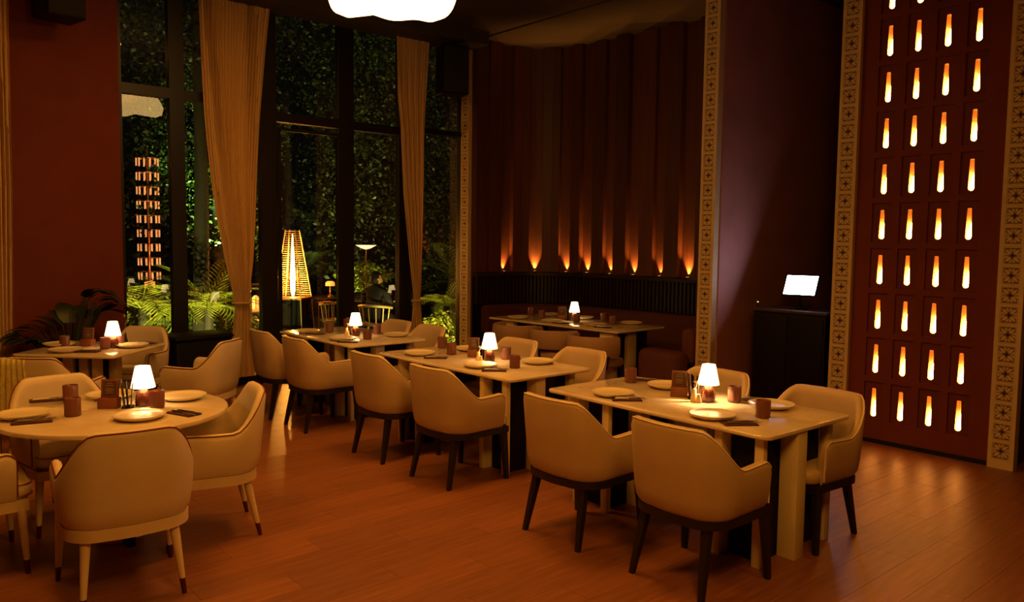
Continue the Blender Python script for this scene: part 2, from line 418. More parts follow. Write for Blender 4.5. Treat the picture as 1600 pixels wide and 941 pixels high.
for k, s in enumerate(lights_s):
    p = on_plan(s, 0.034)
    t = thing('wall_uplight', 'small ' + names8[k], 'uplight', (p.x, p.y, LEDGE), 0, 'uplights along the alcove ledge')
    lathe('housing', [(0.030, 0.0), (0.030, 0.018), (0.024, 0.02)], M['black'], t, 12)
    lathe('lens', [(0.020, 0.0205), (0.020, 0.022)], M['bulb_alcove'], t, 12)
    q = on_plan(s, -0.02)
    dim = [0.8, 1.25, 1.0, 1.15, 1.0, 0.85, 0.5, 1.35][k]
    p2 = on_plan(s, 0.020); spot_light('uplight_beam', (p2.x, p2.y, LEDGE+0.026), (q.x, q.y, LEDGE+1.4), 85.0*dim, (1.0, 0.36, 0.05), 58, 1.0, 0.006)

# walls either side of the corridor opening and behind the pilasters
struct(box('wall_corridor_left', -5.05, -4.85, YP+0.05, 9.6, 0, CZ, M['purple_wall']))
struct(box('wall_corridor_right', -3.56, -3.40, YP+0.05, 9.6, 0, CZ, M['dark_wall']))
struct(box('wall_opening_right', -2.20, -2.06, YP+0.05, 9.6, 0, CZ, M['dark_wall']))
struct(box('wall_alcove_end', -9.40, -9.03, YP+0.02, 7.62, 0, CZ, M['frame']))
struct(box('trim_6', -9.0, -5.05, YP+0.1, 8.6, CZ-0.02, CZ-0.004, M['alcove_ceiling']))

# lit red wall with rows of niches
wr = struct(box('wall_red', -3.386, -2.206, YP+0.115, YP+0.30, 0, CZ, M['red_wall']))
K0, DX, Z0, DZ = -3.158, 0.2345, 0.2307, 0.3965
NW, NB, NT = 0.168, -0.030, 0.315
bm = bmesh.new()
xs = []
for k in range(4): xs += [K0 + DX*k - NW/2, K0 + DX*k + NW/2]
xe = [-3.386] + xs + [-2.206]
for i in range(0, len(xe), 2): add_box(bm, xe[i], xe[i+1], YP, YP+0.115, 0, CZ)
for k in range(4):
    x0, x1 = xs[2*k], xs[2*k+1]; z = 0
    for m_ in range(11):
        b = Z0 + DZ*m_ + NB
        add_box(bm, x0, x1, YP, YP+0.115, z, b); z = Z0 + DZ*m_ + NT
    add_box(bm, x0, x1, YP, YP+0.115, z, CZ)
bmesh.ops.remove_doubles(bm, verts=bm.verts, dist=0.0001)
link_mesh('lattice', bm, M['red_wall'], wr, smooth=False)
struct(box('baseboard_red_wall', -3.386, -2.206, YP-0.018, YP-0.001, 0, 0.035, M['frame']))
def niche_mesh():
    bm = bmesh.new(); n = 10
    def outline(sc=1.0):
        pts = []
        for i in range(n+1):                         # round bottom, then the taper up to the narrow top
            a = PI + PI*i/n; pts.append((0.0235*math.cos(a)*sc, 0.0235 + 0.0235*math.sin(a)*sc))
        return pts + [(0.0165*sc, 0.250), (0.013*sc, 0.256), (-0.013*sc, 0.256), (-0.0165*sc, 0.250)]
    o = outline(); N = len(o)
    x0, x1, z0, z1 = -NW/2+0.001, NW/2-0.001, NB+0.001, NT-0.001
    r = [bm.verts.new((x, 0.0, z)) for x, z in ((x0, z0), (x1, z0), (x1, z1), (x0, z1))]
    a = [bm.verts.new((x, 0.0, z)) for x, z in o]
    es = [bm.edges.new((r[i], r[(i+1) % 4])) for i in range(4)] + [bm.edges.new((a[i], a[(i+1) % N])) for i in range(N)]
    bmesh.ops.triangle_fill(bm, use_beauty=True, edges=es, normal=(0, -1, 0))
    for f in list(bm.faces):
        c = f.calc_center_median()
        if all(v in a for v in f.verts): bm.faces.remove(f)
    b = [bm.verts.new((x, 0.072, z)) for x, z in outline(0.98)]
    for i in range(N):
        j = (i+1) % N
        bm.faces.new((a[i], a[j], b[j], b[i])).material_index = 1
    bm.faces.new(b).material_index = 1
    me = bpy.data.meshes.new('niche'); bmesh.ops.recalc_face_normals(bm, faces=bm.faces)
    bm.to_mesh(me); bm.free(); me.materials.append(M['niche_red']); me.materials.append(M['cavity']); return me
nm = niche_mesh()
bm = bmesh.new(); add_lathe(bm, [(0.010, -0.018), (0.017, -0.013), (0.0205, 0.000), (0.017, 0.012), (0.010, 0.05), (0.006, 0.09), (0.002, 0.12)], 14)
bmesh.ops.recalc_face_normals(bm, faces=bm.faces)
bulb_me = bpy.data.meshes.new('bulb'); bm.to_mesh(bulb_me); bm.free(); bulb_me.materials.append(M['bulb'])
for k in range(4):
    for m_ in range(11):
        o = bpy.data.objects.new('niche', nm); o.location = (K0 + DX*k, YP + 0.014, Z0 + DZ*m_); o.parent = wr; COL.objects.link(o)
        b = bpy.data.objects.new('bulb', bulb_me); b.location = (0, 0.042, 0.024); b.parent = o; COL.objects.link(b)

# carved pilasters: cream posts faced with square tiles, four petals round a dark hole
def tile_mesh():
    bm = bmesh.new(); h = 0.0605; v = 0.066
    add_box(bm, -h, h, 0.004, 0.012, -v, v, 1)
    fr = 0.006
    for a in ((-h, h, -v, -v+fr), (-h, h, v-fr, v), (-h, -h+fr, -v+fr, v-fr), (h-fr, h, -v+fr, v-fr)):
        add_box(bm, a[0], a[1], -0.002, 0.004, a[2], a[3], 0)
    def petal(ang, L, w, base=0.013):
        c, s = math.cos(ang), math.sin(ang)
        prof = [(base, 0.0), (L*0.40, w), (L*0.72, w*0.9), (L, 0.0), (L*0.72, -w*0.9), (L*0.40, -w)]
        lo = [bm.verts.new((x*c - y*s, 0.004, x*s + y*c)) for x, y in prof]; hi = [bm.verts.new((x*c - y*s, -0.001, x*s + y*c)) for x, y in prof]
        bm.faces.new(hi); n = len(prof)
        for i in range(n): bm.faces.new((lo[i], lo[(i+1) % n], hi[(i+1) % n], hi[i]))
    for q in range(4): petal(PI/4 + q*PI/2, 0.072, 0.0115)
    tri = [(0.021, 0.0028), (0.0525, 0.0028), (0.0525, 0.0265)]
    for sx in (1, -1):
        for sz in (1, -1):
            for swap in (0, 1):
                pts = [((b, a) if swap else (a, b)) for a, b in tri]
                lo = [bm.verts.new((x*sx, 0.004, z*sz)) for x, z in pts]; hi = [bm.verts.new((x*sx, 0.0, z*sz)) for x, z in pts]
                bm.faces.new(hi)
                for i in range(3): bm.faces.new((lo[i], lo[(i+1) % 3], hi[(i+1) % 3], hi[i]))
    d = 0.0115
    vs = [bm.verts.new(p) for p in ((d, 0.0035, 0), (0, 0.0035, d), (-d, 0.0035, 0), (0, 0.0035, -d))]
    bm.faces.new(vs).material_index = 2
    bmesh.ops.recalc_face_normals(bm, faces=bm.faces)
    me = bpy.data.meshes.new('tile'); bm.to_mesh(me); bm.free()
    for x in ('tile', 'tile_groove', 'tile_hole'): me.materials.append(M[x])
    return me
tm = tile_mesh()
for idx, (x0, x1) in enumerate(((-9.205, -9.03), (-5.045, -4.862), (-3.562, -3.387), (-2.205, -2.018))):
    bm = bmesh.new(); w = x1-x0; cx = (x0+x1)/2; hh = 0.0625
    add_box(bm, x0, x1, YP-0.030, YP+0.048, 0, CZ-0.001)
    for a, b in ((x0, cx-hh), (cx+hh, x1)): add_box(bm, a, b, YP-0.046, YP-0.030, 0, CZ-0.001)
    add_box(bm, cx-hh, cx+hh, YP-0.046, YP-0.030, 0, 0.075)
    nT = 29
    for i in range(nT): add_box(bm, cx-hh, cx+hh, YP-0.046, YP-0.030, 0.075+0.155*(i+1)-0.019, 0.075+0.155*(i+1))
    pil = struct(link_mesh('trim_%d' % (idx+2), bm, M['tile'], smooth=False))
    for i in range(nT):
        o = bpy.data.objects.new('tile', tm); o.location = (cx, YP-0.0425, 0.075 + 0.155*i + 0.068); o.parent = pil; COL.objects.link(o)

# window wall: bays of dark metal frame, upper and lower panes
bays = [(2.43, 3.03, 3.29, 3.40), (3.03, 4.09, 3.29, 3.40), (4.09, 5.14, 3.17, 3.28), (5.14, 6.04, 3.17, 3.28), (6.04, 7.02, 3.24, 3.31)]
st = [0.03, 0.08, 0.10, 0.105, 0.10, 0.03]
for i, (y0, y1, t0, t1) in enumerate(bays):
    root = thing('window_%d' % (i+1), None, None, (0, 0, 0)); struct(root)
    a, b = y0 + st[i], y1 - st[i+1]
    box('stile', XW-0.05, XW+0.05, y0, a, 0, CZ-0.003, M['frame'], root)
    box('stile', XW-0.05, XW+0.05, b, y1, 0, CZ-0.003, M['frame'], root)
    box('bottom_rail', XW-0.04, XW+0.04, a, b, 0, 0.10, M['frame'], root)
    box('transom', XW-0.05, XW+0.055, a, b, t0, t1, M['frame'], root)
    box('top_rail', XW-0.04, XW+0.04, a, b, CZ-0.08, CZ-0.003, M['frame'], root)
    box('lower_pane', XW-0.004, XW+0.004, a, b, 0.10, t0, M['glass'], root)
    box('upper_pane', XW-0.004, XW+0.004, a, b, t1, CZ-0.08, M['glass'], root)
# door leaf frame set inside the third bay
tr = struct(thing('door_1', None, None, (0, 0, 0)))
box('stile', XW+0.052, XW+0.075, 4.19, 4.235, 0, 3.10, M['frame'], tr)
box('stile', XW+0.052, XW+0.075, 5.005, 5.04, 0, 3.10, M['frame'], tr)
box('top_rail', XW+0.052, XW+0.075, 4.235, 5.005, 3.06, 3.10, M['frame'], tr)
tube('handle', [(XW+0.13, 4.97, 0.8), (XW+0.13, 4.97, 1.5)], 0.012, M['frame'], tr)

# curtains
def curtain(name, prof, X, label, folds=14, amp=0.045, seed=1):
    """prof: rows (z, y_left, y_right) from the top down; the pleats bunch together where the cloth is gathered"""
    random.seed(seed); nc = folds * 6; rows = []
    zs = []
    for (za, *_), (zb, *__) in zip(prof[:-1], prof[1:]):
        n = max(2, int(abs(za-zb)/0.09))
        zs += [za + (zb-za)*k/n for k in range(n)]
    zs.append(prof[-1][0])
    def interp(z, c):
        for p, q in zip(prof[:-1], prof[1:]):
            if p[0] >= z >= q[0]:
                t = (p[0]-z)/(p[0]-q[0]+1e-9); t = t*t*(3-2*t) if c == 9 else t; return p[c] + (q[c]-p[c])*t
        return prof[-1][c]
    wmax = max(r[2]-r[1] for r in prof)
    ph = [random.uniform(-0.5, 0.5) for _ in range(nc+1)]
    bm = bmesh.new()
    for z in zs:
        a, b = interp(z, 1), interp(z, 2); w = b-a; row = []
        am = amp * (0.55 + 0.45*w/wmax)
        for k in range(nc+1):
            t = k/nc
            x = am * math.sin(t*folds*2*PI + 0.6*math.sin(5*t + z*0.6)) + 0.012*math.sin(t*31 + z*1.7) - 0.10*(1-w/wmax)*0
            row.append(bm.verts.new((X + x, a + w*t + 0.006*math.sin(t*folds*4*PI), z)))
        rows.append(row)
    for r0, r1 in zip(rows[:-1], rows[1:]):
        for k in range(nc): bm.faces.new((r0[k], r0[k+1], r1[k+1], r1[k]))
    root = thing(name, label, 'curtain')
    link_mesh('cloth', bm, M['curtain'], root, auto=180)
    return root
c1 = curtain('curtain', [(4.45, 3.235, 4.06), (3.9, 3.25, 4.00), (3.13, 3.285, 3.93), (2.5, 3.34, 3.89), (2.0, 3.40, 3.865), (1.5, 3.49, 3.83), (1.12, 3.575, 3.78), (1.02, 3.60, 3.765), (0.9, 3.60, 3.79), (0.5, 3.54, 3.81), (0.12, 3.475, 3.835)], -9.08,
             'wide cream curtain gathered at waist height, left of the patio heater', 22, 0.022, 1)
c2 = curtain('curtain', [(4.44, 5.81, 6.33), (3.7, 5.83, 6.29), (3.25, 5.885, 6.27), (2.4, 5.93, 6.25), (1.6, 6.02, 6.23), (1.05, 6.09, 6.215), (0.95, 6.10, 6.205), (0.7, 6.07, 6.23), (0.12, 6.00, 6.33)], -9.08,
             'narrower cream curtain tied back under the hanging black loudspeaker', 15, 0.020, 2)
c3 = curtain('curtain', [(4.45, 0.55, 1.44), (2.2, 0.6, 1.415), (0.8, 0.7, 1.375), (0.12, 0.7, 1.375)], -9.08,
             'cream curtain at the left edge, in front of the red pier', 22, 0.022, 3)
for c, y0, y1, z in ((c1, 3.59, 3.775, 1.0), (c2, 6.095, 6.21, 0.93)):
    pts = [(-9.08 + 0.062*math.cos(a), (y0+y1)/2 + ((y1-y0)/2+0.012)*math.sin(a), z) for a in [2*PI*k/20 for k in range(20)]]
    bm = bmesh.new(); add_tube(bm, pts, 0.014, 8, 0, True); link_mesh('tie', bm, M['curtain'], c)

# ---------------------------------------------------------------- chairs
def chair_plan(off=0.0):
    """outer outline of the shell seen from above, from the right arm front round the back to the left arm front (chair faces +Y)"""
    pts = []; W, YB, YF, R = 0.306, -0.282, 0.205, 0.185
    n = 15
    for i in range(n): pts.append((W - 0.012*(1-i/n) , YF + (YB+R-YF)*i/n))
    for i in range(9):
        a = math.radians(90*i/8); pts.append((W-R + R*math.cos(a), YB+R - R*math.sin(a)))
    for i in range(1, 6): pts.append(((W-R)*(1-2*i/6), YB - 0.012*math.sin(PI*i/6)))
    full = pts[:]
    k = n + 9
    mir = [(-x, y) for x, y in pts[:k]][::-1]
    return full + mir
CP = chair_plan()
def nrm(P, i):
    a = Vector(P[max(i-1, 0)]); b = Vector(P[min(i+1, len(P)-1)]); d = (b-a).normalized(); return Vector((-d.y, d.x)) * -1
_half = len(CP) // 2
ARC = [0.0] * len(CP)
for _i in range(1, len(CP)): ARC[_i] = ARC[_i-1] + (Vector(CP[_i]) - Vector(CP[_i-1])).length
ARC = [abs(a - ARC[-1]/2) for a in ARC]
DROP = [0.21, 0.48]
def top_h(i, lo, hi):
    """back flat on top, then an S down to the arm"""
    y = CP[i][1]
    t = (ARC[i] - DROP[0]) / (DROP[1] - DROP[0])
    t = max(0, min(1, t)); t = t*t*(3-2*t)
    return hi - (hi-lo)*t + 0.008*max(0, (y-0.0)/0.2) - 0.030*max(0, (y-0.165)/0.04)**2
def make_shell(m, parent, bottom=0.395, th=0.052, lo=0.645, hi=0.862, lean=0.035):
    bm = bmesh.new(); P = CP; N = len(P); rows = []
    for i, (x, y) in enumerate(P):
        n = nrm(P, i)       # points inward
        H = top_h(i, lo, hi); back = max(0, min(1, (-y-0.02)/0.2))
        c = []
        prof = [(-0.0, bottom), ]
        out = [(0.030, bottom), (0.012, bottom+0.03), (0.004, bottom+0.09), (0.0, (bottom+H)/2), (-0.004, H-0.035), (0.004, H-0.012), (0.018, H), (0.034, H-0.002), (0.048, H-0.016), (0.052, H-0.05), (0.054, (0.44+H)/2), (0.056, 0.42)]
        for off, z in out:
            f = (z-bottom)/(0.84-bottom)
            px, py = x + n.x*off, y + n.y*off - lean*back*f
            c.append(bm.verts.new((px, py, z)))
        rows.append(c)
    K = len(rows[0])
    for a, b in zip(rows[:-1], rows[1:]):
        for k in range(K-1): bm.faces.new((a[k], b[k], b[k+1], a[k+1]))
        bm.faces.new((a[K-1], b[K-1], b[0], a[0]))
    bm.faces.new(rows[0]); bm.faces.new(rows[-1][::-1])
    return link_mesh('backrest', bm, m, parent, auto=55)
def piping_path(lo, hi, lean=0.035, bottom=0.395):
    pts = []
    P = CP
    def q(i, off, dz, z=None):
        x, y = P[i]; n = nrm(P, i); H = top_h(i, lo, hi); back = max(0, min(1, (-y-0.02)/0.2)); zz = H+dz if z is None else z
        f = (zz-bottom)/(0.84-bottom)
        return (x + n.x*off, y + n.y*off - lean*back*f + (0.004 if i in (0, len(P)-1) else 0), zz)
    pts += [q(0, 0.01, 0, z) for z in (0.42, 0.5, 0.58)]
    pts += [q(i, 0.004, -0.008) for i in range(len(P))]
    pts += [q(len(P)-1, 0.01, 0, z) for z in (0.58, 0.5, 0.42)]
    return pts
def make_chair(name, label, white=False, group=None):
    t = thing(name, label, 'chair', group=group)
    DROP[:] = [0.165, 0.41] if white else [0.21, 0.48]
    L = M['leather_light'] if white else M['leather']
    sh = make_shell(L, t)
    pp = tube('piping', piping_path(0.645, 0.862), 0.0042 if white else 0.0048, M['pipe_red'] if white else M['pipe_cream'], sh, 6)
    # seat cushion, rounded, front edge past the arms
    bm = bmesh.new()
    def ring(ins, z):
        pts = []
        for x, y in rounded_rect(-0.262+ins, 0.262-ins, -0.22+ins, 0.285-ins, 0.07): pts.append(bm.verts.new((x * (0.80 if y < -0.1 else 1.0), y, z)))
        return pts
    rs = [ring(0.012, 0.398), ring(0.0, 0.412), ring(0.0, 0.455), ring(0.010, 0.472), ring(0.04, 0.484), ring(0.14, 0.492)]
    n = len(rs[0])
    for a, b in zip(rs[:-1], rs[1:]):
        for i in range(n): bm.faces.new((a[i], a[(i+1) % n], b[(i+1) % n], b[i]))
    bm.faces.new(rs[0][::-1]); bm.faces.new(rs[-1])
    seat = link_mesh('seat', bm, L, t, auto=60)
    if white:
        for z in (0.412, 0.470):
            pts = [(x * (0.80 if y < -0.1 else 1.0), y, z) for x, y in rounded_rect(-0.263, 0.263, -0.221, 0.286, 0.07)]
            tube('piping', pts, 0.0035, M['pipe_red'], seat, 6, True)
    # base rail following the shell
    wood = M['cream_wood'] if white else M['wenge']
    bm = bmesh.new(); z0, z1 = (0.335, 0.392) if white else (0.350, 0.394)
    o_ = []; i_ = []
    for i, (x, y) in enumerate(CP):
        n_ = nrm(CP, i); o_.append((x + n_.x*0.022, y + n_.y*0.022)); i_.append((x + n_.x*0.060, y + n_.y*0.060))
    o_ = [(o_[0][0], 0.262)] + o_ + [(o_[-1][0], 0.262)]
    i_ = [(i_[0][0], 0.222)] + i_[1:-1] + [(i_[-1][0], 0.222)]
    i_ = [i_[0]] + [i_[0]] + i_[1:-1] + [i_[-1]] + [i_[-1]]
    i_[1] = (i_[1][0], 0.18); i_[-2] = (i_[-2][0], 0.18)
    V = lambda p, z: bm.verts.new((p[0], p[1], z))
    A = [V(p, z0) for p in o_]; B = [V(p, z1) for p in o_]; Cc = [V(p, z0) for p in i_]; D = [V(p, z1) for p in i_]
    n = len(o_)
    for i in range(n):
        j = (i+1) % n
        bm.faces.new((A[i], A[j], B[j], B[i])); bm.faces.new((Cc[j], Cc[i], D[i], D[j]))
        bm.faces.new((B[i], B[j], D[j], D[i])); bm.faces.new((A[j], A[i], Cc[i], Cc[j]))
    link_mesh('base_rail', bm, wood, t, auto=35)
    for sx in (1, -1):
        for fr in (1, 0):
            bm = bmesh.new()
            if fr: top, bot = (0.252*sx, 0.225), (0.272*sx, 0.245)
            else: top, bot = (0.195*sx, -0.190), (0.225*sx, -0.262)
            if white: segs = [(0.345, 0.024), (0.30, 0.0235), (0.075, 0.0145)]; tip = [(0.075, 0.0148), (0.0, 0.0115)]
            else: segs = [(0.352, 0.024), (0.18, 0.020), (0.0, 0.0145)]; tip = None
            def lp(z): f = z/0.35; return (bot[0] + (top[0]-bot[0])*f, bot[1] + (top[1]-bot[1])*f)
            def build(bm, sg, round_):
                rr = []
                for z, r in sg:
                    cx, cy = lp(z)
                    if round_: rr.append([bm.verts.new((cx + r*math.cos(2*PI*k/12), cy + r*math.sin(2*PI*k/12), z)) for k in range(12)])
                    else: rr.append([bm.verts.new((cx + dx*r, cy + dy*r, z)) for dx, dy in ((1, .8), (.8, 1), (-.8, 1), (-1, .8), (-1, -.8), (-.8, -1), (.8, -1), (1, -.8))])
                for a, b in zip(rr[:-1], rr[1:]):
                    N_ = len(a)
                    for i in range(N_): bm.faces.new((a[i], a[(i+1) % N_], b[(i+1) % N_], b[i]))
                bm.faces.new(rr[0]); bm.faces.new(rr[-1][::-1])
            build(bm, segs, white)
            leg = link_mesh('leg', bm, wood, t, auto=35)
            if tip:
                bm = bmesh.new(); build(bm, tip, True); link_mesh('tip', bm, M['oxtip'], leg)
    return t
def facing(dx, dy): return math.atan2(dy, dx) - PI/2
dark = make_chair('dining_armchair', 'x', False, 'dark-legged armchairs along the row of rectangular tables')
first = [True]
def place_dark(x, y, dx, dy, label):
    if first[0]: o = dark; first[0] = False; o['label'] = label
    else: o = copy_tree(dark, label)
    o.location = (x, y, 0); o.rotation_euler = (0, 0, facing(dx, dy))
place_dark(-2.445, 3.455, 0.02, 1, 'dark-legged cream armchair at the front table, the one cut by the bottom edge')
place_dark(-3.285, 3.44, 0.0, 1, 'dark-legged cream armchair, left one on the near side of the front table')
place_dark(-4.645, 3.52, -0.03, 1, 'dark-legged cream armchair, right one on the near side of the middle table')
place_dark(-5.49, 3.51, 0.0, 1, 'dark-legged cream armchair, left one on the near side of the middle table')
place_dark(-6.76, 3.50, 0.04, 1, 'dark-legged cream armchair before the patio-door table, its legs against orange floor glow')
place_dark(-7.46, 3.48, 0.05, 1, 'dark-legged cream armchair, leftmost of its row, beside the foot of the wide curtain')
place_dark(-2.425, 4.45, -0.05, -1, 'cream armchair with dark legs facing us at the right end of the front table')
place_dark(-3.27, 4.55, 0.0, -1, 'cream armchair facing us behind the lit lamp of the front table')
place_dark(-4.60, 4.55, 0.02, -1, 'cream armchair facing us, right one behind the middle table')
place_dark(-5.44, 4.56, 0.0, -1, 'cream armchair facing us, left one behind the middle table lamp')
place_dark(-6.86, 4.57, 0.0, -1, 'cream armchair facing us, right one behind the patio-door table')
place_dark(-7.50, 4.57, 0.03, -1, 'cream armchair facing us, left one behind the patio-door table')
white = make_chair('piped_armchair', 'x', True, 'pale-legged armchairs with dark red piping')
first2 = [True]
def place_white(x, y, dx, dy, label):
    if first2[0]: o = white; first2[0] = False; o['label'] = label
    else: o = copy_tree(white, label)
    o.location = (x, y, 0); o.rotation_euler = (0, 0, facing(dx, dy)); return o
place_white(-4.215, 1.085, -1, 0.09, 'cream armchair with dark red piping seen from behind, nearest at the round table')
place_white(-4.72, 1.69, -0.22, -0.97, 'cream armchair with dark red piping on the right of the round table')
place_white(-4.96, 0.50, 0.02, 1, 'cream armchair at the round table, cut by the left edge of the picture')
place_white(-5.47, 1.12, 1, 0.12, 'cream armchair facing us behind the round table, in front of the draped chair')
draped = place_white(-6.93, 1.32, -0.74, 0.67, 'cream armchair with a yellow throw over its back at the square table')
place_white(-7.12, 2.50, -0.75, -0.66, 'cream armchair with dark red piping on the right of the square table')
place_white(-8.22, 2.22, 0.72, -0.69, 'cream armchair facing us behind the square table, beside the black cabinet')

# throw over the draped chair
def throw_cloth():
    bm = bmesh.new(); rows = []
    n = 22; prof = [(-0.335, 0.30), (-0.333, 0.5), (-0.330, 0.66), (-0.328, 0.80), (-0.322, 0.846), (-0.300, 0.860), (-0.272, 0.850), (-0.262, 0.80), (-0.255, 0.68), (-0.250, 0.56)]
    for y, z in prof:
        row = []
        for k in range(n+1):
            t = k/n; x = 0.02 + 0.20*t + (0.016 if z < 0.7 else 0)*(t-0.5)*2
            row.append(bm.verts.new((x*-1, y - 0.010*math.sin(t*5*2*PI)*(1 if y < -0.3 else -1) - 0.008, z)))
        rows.append(row)
    for a, b in zip(rows[:-1], rows[1:]):
        for k in range(n): bm.faces.new((a[k], a[k+1], b[k+1], b[k]))
    o = link_mesh('throw', bm, M['throw'], None, auto=180)
    m_ = o.modifiers.new('thickness', 'SOLIDIFY'); m_.thickness = 0.006
    return o
th = throw_cloth(); th.location = draped.location; th.rotation_euler = draped.rotation_euler
tag(th, 'yellow-green throw hung in folds over a chair back at the square table', 'throw')

# low tub chairs at the alcove table
def tub_chair(label, x, y, rz, src=None):
    if src: return copy_tree(src, label, (x, y, 0), rz)
    t = thing('tub_chair', label, 'chair', (x, y, 0), rz, 'low tan tub chairs at the alcove table')
    bm = bmesh.new(); rows = []
    for i in range(25):
        a = PI + 0.08 + (PI-0.16)*i/24; row = []
        for r, z in ((0.325, 0.50), (0.338, 0.53), (0.340, 0.62), (0.335, 0.70), (0.318, 0.72), (0.285, 0.715), (0.270, 0.69), (0.268, 0.60), (0.275, 0.51), (0.30, 0.495)):
            row.append(bm.verts.new((r*math.cos(a), 0.10 + r*1.15*math.sin(a), z)))
        rows.append(row)
    K = 10
    for a, b in zip(rows[:-1], rows[1:]):
        for k in range(K): bm.faces.new((a[k], b[k], b[(k+1) % K], a[(k+1) % K]))
    bm.faces.new(rows[0]); bm.faces.new(rows[-1][::-1])
    link_mesh('backrest', bm, M['tub'], t, auto=50)
    rr_slab('seat', -0.27, 0.27, -0.22, 0.28, 0.36, 0.46, 0.09, M['tub'], t, 0.03)
    for sx in (1, -1):
        for yy in (0.24, -0.16):
            tube('leg', [(0.25*sx, yy, 0.0), (0.235*sx, yy*0.95, 0.365)], [0.012, 0.02], M['wenge'], t, 8)
        tube('post', [(0.26*sx, -0.07, 0.36), (0.285*sx, -0.06, 0.51)], 0.014, M['wenge'], t, 8)
    tube('post', [(0, -0.22, 0.37), (0, -0.26, 0.51)], 0.014, M['wenge'], t, 8)
    return t
tb = tub_chair('low tan tub chair on the near side of the alcove table, leftmost of three', -7.50, 6.58, 0)
tub_chair('low tan tub chair on the near side of the alcove table, middle of three', -6.80, 6.58, 0, tb)
tub_chair('low tan tub chair on the near side of the alcove table, rightmost of three', -6.10, 6.52, 0.04, tb)

# ---------------------------------------------------------------- tables
def rect_table(name, label, cx, cy, L, W, rz, ped=((-1.13+0.635), 0.635), seed=0, top_mat='marble'):
    t = thing(name, label, 'table', (cx, cy, 0), rz, 'rectangular stone-topped tables')
    rr_slab('tabletop', -L/2, L/2, -W/2, W/2, 0.728, 0.752, 0.05, M[top_mat], t)
    for px in ped:
        p = rr_slab('pedestal', px-0.10, px+0.10, -0.30, 0.30, 0.0, 0.727, 0.004, M['ped_dark'], t, 0.002)
        for a in ((px-0.155, px-0.105, -0.385, -0.285), (px+0.105, px+0.160, -0.385, -0.345), (px+0.105, px+0.215, -0.13, -0.035), (px-0.155, px-0.105, 0.12, 0.22), (px+0.105, px+0.160, 0.29, 0.35)):
            box('slab', a[0], a[1], a[2], a[3], 0.0, 0.727, M['ped_cream'], p, 0.003)
    return t
rect_table('dining_table', 'front rectangular cream stone table beside the lit red wall', -3.045, 4.155, 1.72, 0.90, math.radians(-0.9))
rect_table('dining_table', 'middle rectangular cream stone table of the row of three', -5.215, 4.165, 1.80, 0.88, math.radians(0.9))
rect_table('dining_table', 'rectangular cream stone table nearest the patio door and the heater', -7.39, 4.17, 1.55, 0.90, math.radians(0.5), ped=(-0.45, 0.50))
t5 = thing('dining_table', 'long stone table standing in the curved alcove', 'table', (-7.03, 7.13, 0), math.radians(2.5), 'rectangular stone-topped tables')
rr_slab('tabletop', -1.09, 1.09, -0.465, 0.465, 0.728, 0.752, 0.04, M['marble'], t5)
for px in (-0.80, 0.86):
    p = rr_slab('pedestal', px-0.05, px+0.05, -0.34, 0.34, 0, 0.727, 0.004, M['ped_dark'], t5, 0.002)
    box('slab', px-0.055, px+0.155, -0.42, -0.345, 0, 0.727, M['ped_cream'], p, 0.003)
    box('slab', px+0.055, px+0.115, -0.10, 0.05, 0, 0.727, M['ped_cream'], p, 0.003)
# round table
rt = thing('round_table', 'round cream stone table in the left foreground', 'table', (-4.955, 1.255, 0))
lathe('tabletop', [(0.60, 0.722), (0.612, 0.726), (0.614, 0.738), (0.610, 0.748), (0.60, 0.752)], M['marble'], rt, 64)
pz = lathe('pedestal', [(0.135, 0.0), (0.135, 0.02), (0.12, 0.03), (0.12, 0.721)], M['ped_cream'], rt, 24)
bx = box('fin', 0.10, 0.24, -0.02, 0.02, 0, 0.7, M['ped_dark'], rt)
box('fin', -0.24, -0.10, -0.02, 0.02, 0, 0.7, M['ped_dark'], rt)
# square table
sq = thing('square_table', 'square cream stone table by the red pier on the left', 'table', (-7.83, 1.80, 0), math.radians(45))
rr_slab('tabletop', -0.455, 0.455, -0.455, 0.455, 0.728, 0.752, 0.05, M['marble'], sq)
pz = rr_slab('pedestal', -0.10, 0.10, -0.10, 0.10, 0, 0.727, 0.004, M['ped_dark'], sq, 0.002)
for a in ((-0.20, -0.105, -0.14, -0.10), (0.105, 0.15, -0.20, -0.10), (-0.04, 0.04, -0.155, -0.105), (0.105, 0.18, 0.06, 0.15), (-0.18, -0.105, 0.08, 0.14)):
    box('slab', a[0], a[1], a[2], a[3], 0, 0.727, M['ped_cream'], pz, 0.003)

# ---------------------------------------------------------------- table ware (one of each built, then copied)
TZ = 0.752
def proto(fn):
    cache = {}
    def place(x, y, z, rz, label, **kw):
        if 'o' not in cache:
            cache['o'] = fn(); o = cache['o']
        else: o = copy_tree(cache['o'])
        o['label'] = label; o.location = (x, y, z); o.rotation_euler = (0, 0, rz)
        for k, v in kw.items(): o[k] = v
        return o
    return place
def mk_plate():
    bm = bmesh.new()
    add_lathe(bm, [(0.085, 0.0), (0.090, 0.0), (0.100, 0.004), (0.128, 0.016), (0.138, 0.026), (0.139, 0.030), (0.135, 0.031), (0.120, 0.024), (0.095, 0.018), (0.04, 0.017)], 40)
    o = link_mesh('plate', bm, M['plate'], auto=60); return tag(o, '', 'plate', 'cream dinner plates on the tables')
def mk_tumbler():
    bm = bmesh.new()
    rm = lambda a, z: 1 + 0.018*math.cos(26*a)
    add_lathe(bm, [(0.034, 0.0), (0.0405, 0.004), (0.0415, 0.02), (0.042, 0.100), (0.0405, 0.1035), (0.038, 0.100), (0.037, 0.03), (0.034, 0.014)], 78, rmod=rm)
    o = link_mesh('tumbler', bm, M['tumbler'], auto=60); return tag(o, '', 'glass', 'ribbed dusky pink tumblers')
